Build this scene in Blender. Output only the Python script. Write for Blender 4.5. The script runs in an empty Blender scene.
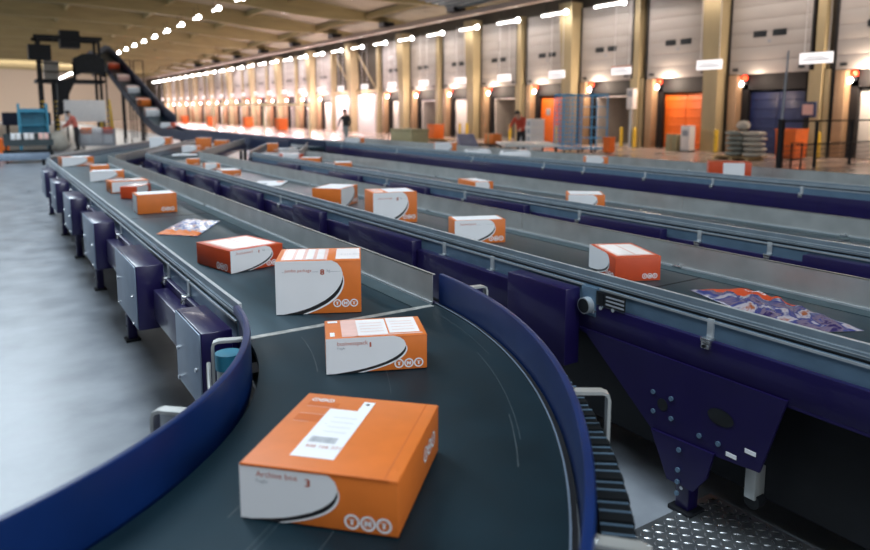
import bpy, bmesh, math, random
from mathutils import Vector, Matrix
random.seed(7)
SC = bpy.context.scene
COL = SC.collection
PI = math.pi

# ------------------------------------------------------------------ materials
def mat(name, col, rough=0.5, metal=0.0, var=0.0, scale=6.0, col2=None, rvar=0.0, bump=0.0, spec=0.5, coat=0.0, stretch=None, tint=None):
    m = bpy.data.materials.new(name); m.use_nodes = True
    nt = m.node_tree; b = nt.nodes['Principled BSDF']
    b.inputs['Base Color'].default_value = (*col, 1)
    b.inputs['Roughness'].default_value = rough
    b.inputs['Metallic'].default_value = metal
    b.inputs['Specular IOR Level'].default_value = spec
    b.inputs['Coat Weight'].default_value = coat
    if tint: b.inputs['Specular Tint'].default_value = (*tint, 1)
    tc = nt.nodes.new('ShaderNodeTexCoord')
    n = nt.nodes.new('ShaderNodeTexNoise'); n.inputs['Scale'].default_value = scale
    n.inputs['Detail'].default_value = 6
    if stretch:
        mp = nt.nodes.new('ShaderNodeMapping'); mp.inputs['Scale'].default_value = stretch
        nt.links.new(tc.outputs['Object'], mp.inputs['Vector']); nt.links.new(mp.outputs['Vector'], n.inputs['Vector'])
    else:
        nt.links.new(tc.outputs['Object'], n.inputs['Vector'])
    r = nt.nodes.new('ShaderNodeValToRGB')
    if col2 is None:
        col2 = tuple(min(1, c * (1 + var)) for c in col); c1 = tuple(c * (1 - var) for c in col)
    else: c1 = col
    r.color_ramp.elements[0].color = (*c1, 1); r.color_ramp.elements[0].position = 0.3
    r.color_ramp.elements[1].color = (*col2, 1); r.color_ramp.elements[1].position = 0.7
    nt.links.new(n.outputs['Fac'], r.inputs['Fac']); nt.links.new(r.outputs['Color'], b.inputs['Base Color'])
    if rvar:
        mr = nt.nodes.new('ShaderNodeMapRange')
        mr.inputs['To Min'].default_value = max(0.02, rough - rvar); mr.inputs['To Max'].default_value = rough + rvar
        nt.links.new(n.outputs['Fac'], mr.inputs['Value']); nt.links.new(mr.outputs['Result'], b.inputs['Roughness'])
    if bump:
        bp = nt.nodes.new('ShaderNodeBump'); bp.inputs['Strength'].default_value = bump; bp.inputs['Distance'].default_value = 0.01
        nt.links.new(n.outputs['Fac'], bp.inputs['Height']); nt.links.new(bp.outputs['Normal'], b.inputs['Normal'])
    return m

def emit(name, col, s):
    m = bpy.data.materials.new(name); m.use_nodes = True
    b = m.node_tree.nodes['Principled BSDF']
    b.inputs['Base Color'].default_value = (*col, 1)
    b.inputs['Emission Color'].default_value = (*col, 1); b.inputs['Emission Strength'].default_value = s
    return m

M = {}
M['belt'] = mat('belt_rubber', (.010, .027, .038), .40, var=.25, scale=3, rvar=.06, spec=.7, tint=(.62, .85, 1.0), stretch=(6, .8, 1))
M['belt_turn'] = mat('turn_belt_rubber', (.004, .014, .021), .5, var=.3, scale=4, rvar=.08, spec=.35, tint=(.5, .8, 1.0))
M['mark'] = mat('belt_scuff', (.035, .052, .062), .6, var=.4, scale=30)
M['joint'] = mat('joint_steel', (.42, .42, .40), .45, .3, var=.35, scale=25)
M['bed'] = mat('bed_sheet', (.05, .085, .10), .4, .3, var=.2, scale=8)
M['steel'] = mat('galvanised_steel', (.46, .47, .46), .42, .55, var=.12, scale=5, rvar=.08)
M['rail'] = mat('brushed_rail', (.52, .56, .59), .38, .5, var=.10, scale=9)
M['railface'] = mat('grey_rail_face', (.22, .28, .33), .4, .3, var=.1, scale=9)
M['sheet'] = mat('blue_grey_sheet', (.14, .23, .33), .38, .45, var=.10, scale=7)
M['purple'] = mat('violet_paint', (.010, .006, .056), .32, 0, var=.12, scale=4, coat=.2, spec=.4)
M['blue'] = mat('blue_paint', (.004, .020, .098), .30, 0, var=.15, scale=5, spec=.25)
M['cover'] = mat('grey_blue_cover', (.22, .28, .37), .42, .35, var=.12, scale=6)
M['dark'] = mat('dark_metal', (.006, .007, .010), .55, 0, var=.3, spec=.3)
M['black'] = mat('black_plastic', (.010, .012, .014), .38, 0, var=.3, scale=20)
M['chain'] = mat('chain_rubber', (.006, .008, .010), .7, spec=.15)
M['chrome'] = mat('bright_steel', (.66, .68, .70), .22, .9, var=.05)
M['orange'] = mat('orange_carton', (.68, .165, .022), .5, 0, var=.05, scale=14)
M['redorange'] = mat('red_orange_carton', (.54, .060, .012), .5, 0, var=.05, scale=14)
M['white'] = mat('white_print', (.80, .80, .82), .5, 0, var=.02)
M['ink'] = mat('black_ink', (.012, .012, .014), .5)
M['otext'] = mat('orange_print', (.50, .10, .05), .55)
M['gtext'] = mat('grey_print', (.30, .32, .36), .55)
M['pink'] = mat('pink_film', (.82, .50, .44), .22, 0, var=.06, scale=18)
M['film'] = mat('glossy_label', (.84, .80, .80), .2, 0, var=.03, scale=20)
M['label'] = mat('paper_label', (.86, .86, .88), .5, 0, var=.02)
M['darkorange'] = mat('orange_tint', (.59, .13, .016), .5)
M['concrete'] = mat('polished_concrete', (.17, .19, .22), .32, 0, scale=2.4, col2=(.31, .335, .37), rvar=.10, bump=.02)
M['seamlt'] = mat('floor_strip', (.55, .56, .57), .4, 0, var=.2, scale=3)
M['dockfloor'] = mat('dock_floor', (.46, .36, .31), .20, 0, var=.12, scale=.5, rvar=.06)
M['diamond'] = mat('chequer_plate', (.30, .32, .34), .35, .8, var=.15, scale=10)
M['roof'] = mat('roof_boards', (.40, .37, .28), .7, 0, var=.15, scale=1.2, stretch=(.4, 3, 1))
M['beam'] = mat('glulam_beam', (.36, .30, .15), .6, 0, var=.14, scale=1.0, stretch=(.5, .5, 5))
M['deckmetal'] = mat('metal_roof_deck', (.22, .28, .32), .4, .6, var=.12)
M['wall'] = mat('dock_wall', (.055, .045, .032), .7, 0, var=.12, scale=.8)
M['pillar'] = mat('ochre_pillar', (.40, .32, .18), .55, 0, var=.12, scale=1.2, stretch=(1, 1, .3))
M['panel'] = mat('dock_door_panel', (.40, .37, .35), .5, 0, var=.04, scale=1)
M['jamb'] = mat('jamb_boards', (.36, .23, .13), .5, 0, var=.06)
M['rubber'] = mat('dock_rubber', (.005, .004, .005), .7, 0, var=.2)
M['wallwhite'] = mat('white_partition', (.74, .70, .68), .6, 0, var=.04)
M['cream'] = mat('cream_wall', (.60, .52, .42), .7, 0, var=.06)
M['yellow'] = mat('safety_yellow', (.72, .47, .03), .45, 0, var=.08)
M['trorange'] = mat('trailer_orange', (.80, .15, .012), .45, 0, var=.06)
M['trnavy'] = mat('trailer_navy', (.02, .03, .10), .4, 0, var=.2)
M['trgrey'] = mat('trailer_grey', (.42, .38, .34), .6, 0, var=.08)
M['trwhite'] = mat('trailer_white', (.80, .76, .70), .5, 0, var=.04)
M['lightblue'] = mat('roll_cage_blue', (.07, .33, .62), .4, .1, var=.1)
M['teal'] = mat('teal_rack', (.03, .22, .33), .45, 0, var=.15)
M['bag'] = mat('grey_sack', (.24, .25, .22), .7, 0, var=.35, scale=5)
M['bagw'] = mat('white_sack', (.46, .42, .36), .7, 0, var=.1)
M['khaki'] = mat('khaki_board', (.30, .27, .15), .6, 0, var=.08)
M['skin'] = mat('skin', (.55, .33, .24), .5, 0, var=.05)
M['hair'] = mat('dark_hair', (.015, .010, .008), .6, 0, var=.3, scale=60)
M['redcloth'] = mat('red_cloth', (.50, .065, .035), .8, 0, var=.12, scale=14)
M['salmon'] = mat('salmon_cloth', (.52, .12, .09), .8, 0, var=.12, scale=14)
M['blackcloth'] = mat('black_cloth', (.015, .015, .018), .8, 0, var=.2, scale=14)
M['greycloth'] = mat('grey_cloth', (.20, .24, .25), .8, 0, var=.15, scale=14)
M['shoe'] = mat('shoe_leather', (.02, .018, .016), .5)
M['wood'] = mat('pallet_wood', (.40, .26, .12), .7, 0, var=.2, scale=5)
M['lamp'] = emit('tube_glow', (1.0, .97, .95), 11)
M['lamphead'] = emit('lamp_end_glow', (1.0, .98, .97), 22)
M['lampbody'] = mat('lamp_housing', (.6, .58, .55), .4, .2)
M['redlens'] = emit('red_lens', (1.0, .06, .02), 3)
M['floodlens'] = emit('flood_lens', (1.0, .90, .82), 22)
M['sign'] = emit('glowing_sign_board', (.90, .86, .86), .85)  # emission added to keep the white boards bright
M['duct'] = mat('cable_duct', (.42, .34, .30), .5, .2, var=.08, scale=1)

# ------------------------------------------------------------------ mesh builder
class MB:
    def __init__(s): s.v = []; s.f = []; s.m = []; s.mats = []; s.sharp = 35
    def mi(s, m):
        if m not in s.mats: s.mats.append(m)
        return s.mats.index(m)
    def add(s, vs, fs, m, mx=None):
        o = len(s.v); k = s.mi(m)
        for p in vs: s.v.append(tuple(mx @ Vector(p)) if mx else tuple(p))
        for f in fs: s.f.append([i + o for i in f]); s.m.append(k)
        return s
    def bmadd(s, bm, m, mx=None):
        bm.verts.index_update()
        s.add([v.co[:] for v in bm.verts], [[v.index for v in f.verts] for f in bm.faces], m, mx); bm.free(); return s
    def box(s, a, b, m, bev=0.0, mx=None):
        x0, x1 = sorted((a[0], b[0])); y0, y1 = sorted((a[1], b[1])); z0, z1 = sorted((a[2], b[2]))
        if bev <= 0:
            vs = [(x0,y0,z0),(x1,y0,z0),(x1,y1,z0),(x0,y1,z0),(x0,y0,z1),(x1,y0,z1),(x1,y1,z1),(x0,y1,z1)]
            return s.add(vs, [(0,3,2,1),(4,5,6,7),(0,1,5,4),(1,2,6,5),(2,3,7,6),(3,0,4,7)], m, mx)
        bm = bmesh.new(); bmesh.ops.create_cube(bm, size=1)
        for v in bm.verts:
            v.co = Vector(((x0+x1)/2 + v.co.x*(x1-x0), (y0+y1)/2 + v.co.y*(y1-y0), (z0+z1)/2 + v.co.z*(z1-z0)))
        bmesh.ops.bevel(bm, geom=bm.edges[:], offset=bev, segments=2, affect='EDGES', profile=.5)
        return s.bmadd(bm, m, mx)
    def prism(s, pts, d, m, mx=None):
        """pts: list of 3D points (planar loop); extruded by vector d"""
        n = len(pts); d = Vector(d)
        vs = [Vector(p) for p in pts] + [Vector(p) + d for p in pts]
        fs = [list(range(n))[::-1], list(range(n, 2*n))] + [[i, (i+1) % n, n+(i+1) % n, n+i] for i in range(n)]
        return s.add([v[:] for v in vs], fs, m, mx)
    def poly(s, pts, m, mx=None): return s.add(pts, [list(range(len(pts)))], m, mx)
    def tube(s, pts, r, m, n=8, closed=False, mx=None, rad=None):
        pts = [Vector(p) for p in pts]; N = len(pts); rings = []
        up = Vector((0, 0, 1))
        for i, p in enumerate(pts):
            if closed: t = (pts[(i+1) % N] - pts[i-1])
            else: t = pts[min(i+1, N-1)] - pts[max(i-1, 0)]
            t = t.normalized() if t.length > 1e-9 else Vector((0, 0, 1))
            ref = up if abs(t.dot(up)) < .95 else Vector((1, 0, 0))
            a = t.cross(ref).normalized(); b = t.cross(a)
            rr = rad[i] if rad else r
            rings.append([p + a*math.cos(2*PI*k/n)*rr + b*math.sin(2*PI*k/n)*rr for k in range(n)])
        vs = [q[:] for R in rings for q in R]; fs = []
        for i in range(N if closed else N-1):
            j = (i+1) % N
            for k in range(n): fs.append([i*n+k, i*n+(k+1) % n, j*n+(k+1) % n, j*n+k])
        if not closed: fs += [list(range(n)), [(N-1)*n+k for k in range(n)][::-1]]
        return s.add(vs, fs, m, mx)
    def cyl(s, p0, p1, r, m, n=14, mx=None): return s.tube([p0, p1], r, m, n, mx=mx)
    def disc(s, c, nrm, r, h, m, n=16, mx=None):
        c = Vector(c); nrm = Vector(nrm).normalized()
        return s.tube([c, c + nrm*h], r, m, n, mx=mx)
    def arc(s, cx, cy, prof, a0, a1, n, m, mx=None):
        """sweep a closed (r,z) profile about a vertical axis"""
        K = len(prof); vs = []; fs = []
        for i in range(n+1):
            a = a0 + (a1-a0)*i/n
            for r, z in prof: vs.append((cx + r*math.cos(a), cy + r*math.sin(a), z))
        for i in range(n):
            for k in range(K): fs.append([i*K+k, i*K+(k+1) % K, (i+1)*K+(k+1) % K, (i+1)*K+k])
        fs += [list(range(K))[::-1], [n*K+k for k in range(K)]]
        return s.add(vs, fs, m, mx)
    def build(s, name, parent=None, loc=None, rotz=0, smooth=True):
        me = bpy.data.meshes.new(name); me.from_pydata(s.v, [], s.f)
        for m in s.mats: me.materials.append(m)
        me.polygons.foreach_set('material_index', s.m)
        bm = bmesh.new(); bm.from_mesh(me); bmesh.ops.recalc_face_normals(bm, faces=bm.faces[:]) if not getattr(s, 'keep', False) else None
        bm.to_mesh(me); bm.free()
        if smooth:
            me.polygons.foreach_set('use_smooth', [True]*len(me.polygons)); me.set_sharp_from_angle(angle=math.radians(s.sharp))
        o = bpy.data.objects.new(name, me); COL.objects.link(o)
        if parent: o.parent = parent
        if loc: o.location = loc
        if rotz: o.rotation_euler.z = rotz
        return o

LABELS = {}
def tag(o, label, cat, group=None, kind=None):
    o['label'] = label; o['category'] = cat
    if group: o['group'] = group
    if kind: o['kind'] = kind
    return o
def empty(name, loc=(0, 0, 0), rotz=0):
    o = bpy.data.objects.new(name, None); COL.objects.link(o); o.location = loc; o.rotation_euler.z = rotz; o.empty_display_size = .1
    return o
def copy_tree(o, parent=None):
    c = o.copy(); COL.objects.link(c)
    if parent: c.parent = parent
    for ch in list(o.children): copy_tree(ch, c)
    return c
ORD = ['first','second','third','fourth','fifth','sixth','seventh','eighth','ninth','tenth','eleventh','twelfth','thirteenth','fourteenth','fifteenth','sixteenth',
       'seventeenth','eighteenth','nineteenth','twentieth','twenty-first','twenty-second','twenty-third','twenty-fourth','twenty-fifth','twenty-sixth','twenty-seventh','twenty-eighth','twenty-ninth','thirtieth','thirty-first','thirty-second']
def struct(o, label, cat): return tag(o, label, cat, kind='structure')

_tx = {}
def text_geo(t, font_size=1.0):
    if t not in _tx:
        cu = bpy.data.curves.new('lettering', 'FONT'); cu.body = t; cu.size = 1; cu.resolution_u = 2
        cu.align_x = 'LEFT'; cu.align_y = 'BOTTOM_BASELINE'
        ob = bpy.data.objects.new('lettering', cu); COL.objects.link(ob)
        dg = bpy.context.evaluated_depsgraph_get(); me = ob.evaluated_get(dg).to_mesh()
        vs = [v.co[:2] for v in me.vertices]; fs = [list(p.vertices) for p in me.polygons]
        ob.evaluated_get(dg).to_mesh_clear(); bpy.data.objects.remove(ob); bpy.data.curves.remove(cu)
        _tx[t] = (vs, fs)
    return _tx[t]
def put_text(mb, t, x, y, size, m, mp, center=False, sx=1.0, bold=0):
    """mp maps (u,v) to 3D"""
    vs, fs = text_geo(t)
    if not vs: return
    x0 = min(v[0] for v in vs); x1 = max(v[0] for v in vs)
    off = -(x0+x1)/2 if center else -x0
    for dx in ([0] if not bold else [-bold, 0, bold]):
        mb.add([mp(x + (v[0]+off)*size*sx + dx, y + v[1]*size) for v in vs], fs, m)
def ring(mb, cx, cy, r0, r1, m, mp, n=20):
    vs = []; fs = []
    for i in range(n):
        a = 2*PI*i/n
        vs.append(mp(cx+r0*math.cos(a), cy+r0*math.sin(a))); vs.append(mp(cx+r1*math.cos(a), cy+r1*math.sin(a)))
    for i in range(n): j = (i+1) % n; fs.append([2*i, 2*i+1, 2*j+1, 2*j])
    mb.add(vs, fs, m)
def logo(mb, cx, cy, r, m, mp, n=20):
    for i, ch in enumerate('TNT'):
        x = cx + (i-1)*r*2.05
        ring(mb, x, cy, r*.72, r, m, mp, n)
        put_text(mb, ch, x, cy - r*.40, r*1.12, m, mp, center=True, bold=r*.11)

# ------------------------------------------------------------------ parcels
CW = [(.66,1),(.725,.945),(.765,.86),(.785,.76),(.785,.68),(.765,.57),(.72,.455),(.66,.355),(.58,.26),(.48,.175),(.37,.10),(.24,.045),(.09,.0)]
CK = [(.787,.70),(.789,.60),(.770,.49),(.735,.39),(.685,.30),(.615,.215),(.53,.135),(.43,.065),(.31,0)]
CL = [(.793,.72),(.804,.60),(.789,.48),(.757,.378),(.708,.285),(.640,.20),(.56,.125),(.465,.058),(.36,0)]
CWk = [(.787,.70)] + CW[5:]
def front_print(mb, w, h, mp, mpt, txt=None, num=None, sub=None, full=True, ux=1.0):
    S = lambda L: [mp(u*w*ux, v*h) for u, v in L]
    mb.poly(S([(0, 0.0), (.09, 0.0)] + CW[::-1][1:] + [(0, 1)]), M['white'])
    if full:
        k = S(CWk); c = S(CK); 
        # ribbons: black swoosh and thin white line
        def ribbon(A, B, m):
            n = 14
            def at(L, t):
                x = t*(len(L)-1); i = min(int(x), len(L)-2); f = x-i
                return (L[i][0]*(1-f)+L[i+1][0]*f, L[i][1]*(1-f)+L[i+1][1]*f)
            vs = []
            for i in range(n+1):
                a = at(A, i/n); b = at(B, i/n); vs += [mpt(a[0]*w*ux, a[1]*h), mpt(b[0]*w*ux, b[1]*h)]
            mb.add(vs, [[2*i, 2*i+1, 2*i+3, 2*i+2] for i in range(n)], m)
        ribbon(CWk, CK, M['ink']); ribbon(CK, CL, M['white'])
    r = min(.048*w, .17*h)
    logo(mb, .815*w, max(.19*h, r*1.35), r, M['white'], mpt)
    if txt:
        g = text_geo(txt)[0]; tw = max(p[0] for p in g) - min(p[0] for p in g); sz = (.27 if ux < 1 else .30 if sub else .31)*w/tw
        put_text(mb, txt, .11*w, .795*h, sz, M['otext'], mpt)
        if not sub:
            for u0, u1 in ((.08, .10), (.43, .50), (.64, .76)): mb.poly([mpt(u0*w, .79*h), mpt(u1*w, .79*h), mpt(u1*w, .796*h), mpt(u0*w, .796*h)], M['gtext'])
    if sub: put_text(mb, sub, .11*w, .69*h, .030*w, M['gtext'], mpt)
    if num:
        put_text(mb, num, (.43 if sub else .525)*w, .715*h if sub else .735*h, .20*h if h < .2 else .15*h, M['otext'], mpt, bold=.0018)
        if not sub: put_text(mb, 'kg', .60*w, .79*h, .045*w, M['gtext'], mpt)

def parcel(label, a, ang, w, d, h, z=.841, front='design', right='logo', left='logo', top='film', base='orange', txt=None, num=None, sub=None, ux=1.0, cat='parcel', group='orange and white parcels', detail=True, name='parcel'):
    th = math.radians(ang); ex = Vector((math.cos(th), math.sin(th))); ey = Vector((-math.sin(th), math.cos(th)))
    c = Vector(a) + ex*w/2 + ey*d/2
    mb = MB(); body = M[base]
    mb.box((-w/2, -d/2, 0), (w/2, d/2, h), body, bev=.004)
    e, e2 = .0009, .0016
    F = lambda o: (lambda u, v: (-w/2+u, -d/2-o, v))
    R = lambda o: (lambda u, v: (w/2+o, -d/2+u, v))
    L = lambda o: (lambda u, v: (-w/2-o, d/2-u, v))
    B = lambda o: (lambda u, v: (w/2-u, d/2+o, v))
    T = lambda o: (lambda u, v: (-w/2+u, -d/2+v, h+o))
    def side(style, mk, ww, f=False):
        if style == 'design': front_print(mb, ww, h, mk(e), mk(e2), txt if f else None, num if f else None, sub if f else None, ux=ux if f else 1.0)
        elif style == 'white': mb.poly([mk(e)(u, v) for u, v in [(.01, .01), (ww-.01, .01), (ww-.01, h-.01), (.01, h-.01)]], M['white'])
        elif style == 'mid': mb.poly([mk(e)(u, v) for u, v in [(.34*ww, .01), (.84*ww, .01), (.84*ww, h-.01), (.34*ww, h-.01)]], M['white'])
        elif style == 'logo':
            r = min(.055*ww, .16*h); logo(mb, ww*.76, max(.2*h, 1.35*r), r, M['white'], mk(e2))
        elif style == 'logoleft':
            r = min(.05*ww, .16*h); logo(mb, ww*.72, h*.52, r, M['white'], mk(e2))
    side(front, F, w, True); side(right, R, d); side(left, L, d); side('logo', B, w)
    # lid: tuck edge along the front and right
    mb.box((-w/2-.0006, -d/2-.0006, h-.006), (w/2+.0006, d/2+.0006, h-.0045), M['darkorange'])
    q = lambda u0, v0, u1, v1, m, o=e: mb.poly([T(o)(u*w, v*d) for u, v in [(u0, v0), (u1, v0), (u1, v1), (u0, v1)]], M[m])
    if top == 'label3':      # foreground parcel
        pass
    elif top == 'pinkband':
        q(.06, .06, .60, .94, 'pink'); 
        for i in range(4): q(.10+i*.125, .10, .185+i*.125, .90, 'film', e2)
        q(.70, .08, .985, .92, 'film')
        put_text(mb, '4 216 207', .75*w, .40*d, .03, M['gtext'], T(e2), sx=.8)
    elif top == 'twolabels':
        q(.16, .05, .32, .95, 'pink'); q(.32, .10, .62, .92, 'film'); q(.635, .14, .94, .95, 'film'); q(.30, .05, .96, .10, 'pink')
        q(.03, .82, .13, .93, 'label'); q(.045, .10, .09, .30, 'label')
        for i in range(4): q(.35, .25+i*.15, .58, .27+i*.15, 'pink', e2); q(.67, .28+i*.15, .90, .30+i*.15, 'pink', e2)
    elif top == 'film':
        q(.08, .08, .92, .92, 'pink'); q(.14, .14, .50, .86, 'film', e2); q(.54, .14, .88, .86, 'film', e2)
    elif top == 'white': q(.05, .06, .95, .94, 'label')
    elif top == 'halfwhite': q(.35, .08, .96, .94, 'label'); q(.05, .1, .28, .9, 'pink')
    o = mb.build(name, loc=(c.x, c.y, z), rotz=th)
    tag(o, label, cat, group)
    return o

p1 = parcel('large flat orange parcel nearest the camera, white shipping label on its lid', (.441, 1.538), -45.5, .39, .419, .137, top='label3', txt='Archive box', num='3', sub='Fragile', right='logoleft', ux=.80)
# shipping label of the nearest parcel is a part with its own print
def lab():
    w, d, h = .39, .419, .137
    mb = MB(); Z = h+.0012
    # coordinates in the parcel's frame
    ax = Vector((.441, 1.538)) ; th = math.radians(-45.5)
    c = ax + Vector((math.cos(th), math.sin(th)))*w/2 + Vector((-math.sin(th), math.cos(th)))*d/2
    def loc(x, y):
        q = Vector((x, y)) - c; return (q.x*math.cos(th)+q.y*math.sin(th), -q.x*math.sin(th)+q.y*math.cos(th))
    A = loc(.555, 1.507); Bq = loc(.631, 1.424)
    x0, x1 = A[0], Bq[0]; y0 = (A[1]+Bq[1])/2; y1 = loc(.747, 1.692)[1]; y2 = loc(.849, 1.66)[1]+.012
    mb.poly([(x0, y0, Z), (x1, y0, Z), (x1, y2, Z), (x1-.033, y2, Z), (x1-.033, y1, Z), (x0, y1, Z)], M['label'])
    mp = lambda u, v: (x0+u, y0+v, Z+.0006)
    W = x1-x0; Hh = y1-y0
    random.seed(3)
    u = .016
    while u < W-.03:                      # printed bar pattern
        t = random.choice([.0012, .002, .003]); mb.poly([mp(u, .075), mp(u+t, .075), mp(u+t, .105), mp(u, .105)], M['gtext']); u += t + random.choice([.0015, .0025])
    put_text(mb, '308 166 371', .018, .048, .019, M['otext'], mp)
    put_text(mb, 'p', .022, Hh*.66, .007, M['ink'], mp)
    for k in range(4):
        v = Hh*.50 + k*.028; mb.poly([mp(.03, v), mp(W*.85, v), mp(W*.85, v+.0012), mp(.03, v+.0012)], M['gtext'])
    mb.disc((x1-.017, y2-.018, Z), (0, 0, 1), .0055, .0006, M['ink'])
    mb.build('shipping_label', p1)
    m2 = MB()
    mp2 = lambda u, v: (-w/2+u, -d/2+v, h+.0005)
    logo(m2, .062, d*.90, .011, M['white'], mp2)
    mp3 = lambda u, v: (-w/2+u, -d/2+v, h+.0009)
    for v, ww in ((.79, .085), (.68, .08), (.565, .045)): m2.poly([mp3(.03, v*d), mp3(.03+ww, v*d), mp3(.03+ww, v*d+.0022), mp3(.03, v*d+.0022)], M['pink'])
    for v0, v1 in ((.81, .87), (.58, .67)): m2.poly([mp2(.028, v0*d), mp2(.118, v0*d), mp2(.118, v1*d), mp2(.028, v1*d)], M['darkorange'])
    m2.build('lid_print', p1)
    m3 = MB(); m3.box((w/2-.035, -d/2+.006, h-.0005), (w/2-.031, d/2-.006, h+.0006), M['darkorange'])
    m3.box((-w/2+.003, -d/2-.003, h-.004), (w/2-.02, -d/2+.002, h+.001), M['darkorange'])
    m3.build('lid_flap', p1)
lab()
parcel('low orange parcel in the bend with two pale pink labels on its lid', (.98, 2.256), -22.7, .375, .229, .134, top='twolabels', txt='businesspack', num='1', sub='Fragile')
parcel('tall orange parcel at the start of the bend, wide white front reading 8 kg', (1.087, 3.076), -26.5, .402, .30, .258, top='pinkband', txt='jumbo package', num='8', left='logo')
parcel('flat parcel with a red-orange left end just behind the tall 8 kg parcel', (1.153, 4.026), 13.2, .364, .418, .136, base='redorange', top='film', txt='businesspack', num='1')
parcel('plain orange-fronted parcel on the nearest belt, next beyond the flat plastic mailer', (1.121, 6.865), -1.5, .354, .273, .182, front='logo', left='white', top='white')
parcel('red-fronted parcel with white right side, just behind the plain orange-fronted one', (1.178, 8.25), -34, .19, .36, .131, front='plain', right='design', base='redorange', top='film')
parcel('white-fronted parcel with pinkish lid, behind the red-fronted parcel on the nearest belt', (1.165, 8.815), 2.8, .42, .288, .14, front='white', top='film')
parcel('parcel white at left and orange at right, third from the far belt end', (1.13, 10.459), -7.6, .428, .25, .139, front='design', top='white')
parcel('small orange parcel, second from the far end of the nearest belt', (1.257, 11.547), -5.9, .26, .40, .136, front='plain', top='film')
parcel('farthest parcel on the nearest belt, white left half and orange right half', (1.039, 13.52), 8, .514, .3, .16, front='design', top='halfwhite')
# second belt
parcel('orange-red parcel on the second belt above the support plate, white left side', (2.917, 2.649), -24.4, .273, .401, .142, z=.842, base='redorange', front='logo', left='design', top='film')
parcel('low orange parcel on the second belt with a small white front, third from near', (2.787, 4.06), -20.8, .384, .204, .173, top='white', txt='businesspack')
parcel('tall parcel on the second belt, big white front with orange left end', (2.711, 5.176), -14.5, .391, .334, .267, top='halfwhite', txt='jumbo package', num='8')
parcel('parcel on the second belt turned to show a plain orange end and a white side', (2.904, 6.227), 43, .467, .312, .19, top='white', left='logo')
parcel('orange parcel with white lid, nearest of three clustered toward the far second belt', (2.87, 10.267), -4, .277, .386, .085, front='logo', left='white', top='white')
parcel('white and orange parcel, middle one of the far cluster on the second belt', (2.949, 11.524), -6.7, .236, .25, .10, front='design', top='film')
parcel('small orange parcel, farthest of the far cluster on the second belt', (2.942, 12.751), -18, .212, .2, .11, front='logo', top='film')
# third belt
parcel('parcel on the third belt with orange front edge and white side, farther of two alone', (4.567, 6.244), -10.4, .225, .475, .165, front='design', left='plain', top='halfwhite')
parcel('nearest parcel on the third belt, white lid and small orange right end', (4.716, 4.912), -39, .351, .34, .150, front='design', top='white')
parcel('orange parcel on the third belt, nearest of a line of three', (4.97, 10.9), -24, .30, .42, .075, front='plain', left='white', top='white')
parcel('orange parcel with white lid, middle of the line of three on the third belt', (4.88, 12.25), -30, .38, .34, .085, front='plain', top='white')
parcel('white and red parcel, farthest of the line of three on the third belt', (4.85, 13.05), -5, .411, .3, .11, front='design', base='redorange', top='white')

# ------------------------------------------------------------------ plastic mailers
def mailer_mat(name, kind):
    m = bpy.data.materials.new(name); m.use_nodes = True; nt = m.node_tree; b = nt.nodes['Principled BSDF']
    b.inputs['Roughness'].default_value = .18
    tc = nt.nodes.new('ShaderNodeTexCoord'); n = nt.nodes.new('ShaderNodeTexNoise'); n.inputs['Scale'].default_value = 5.5 if kind else 6
    n.inputs['Detail'].default_value = 3; n.inputs['Distortion'].default_value = 1.2
    nt.links.new(tc.outputs['Object'], n.inputs['Vector'])
    r = nt.nodes.new('ShaderNodeValToRGB'); r.color_ramp.interpolation = 'EASE'
    cols = [(.34, (.55, .12, .03)), (.43, (.75, .72, .74)), (.50, (.10, .16, .45)), (.57, (.72, .72, .76)), (.66, (.06, .07, .25))] if kind == 0 else \
           [(.32, (.03, .02, .09)), (.42, (.16, .12, .18)), (.50, (.04, .05, .18)), (.57, (.40, .36, .40)), (.66, (.30, .08, .03))]
    e = r.color_ramp.elements
    e[0].position = cols[0][0]; e[0].color = (*cols[0][1], 1); e[1].position = cols[1][0]; e[1].color = (*cols[1][1], 1)
    for p, c in cols[2:]: x = e.new(p); x.color = (*c, 1)
    nt.links.new(n.outputs['Fac'], r.inputs['Fac']); nt.links.new(r.outputs['Color'], b.inputs['Base Color'])
    return m
M['mailer'] = mailer_mat('printed_mailer_film', 0); M['mailer2'] = mailer_mat('dark_mailer_film', 1)
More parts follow.
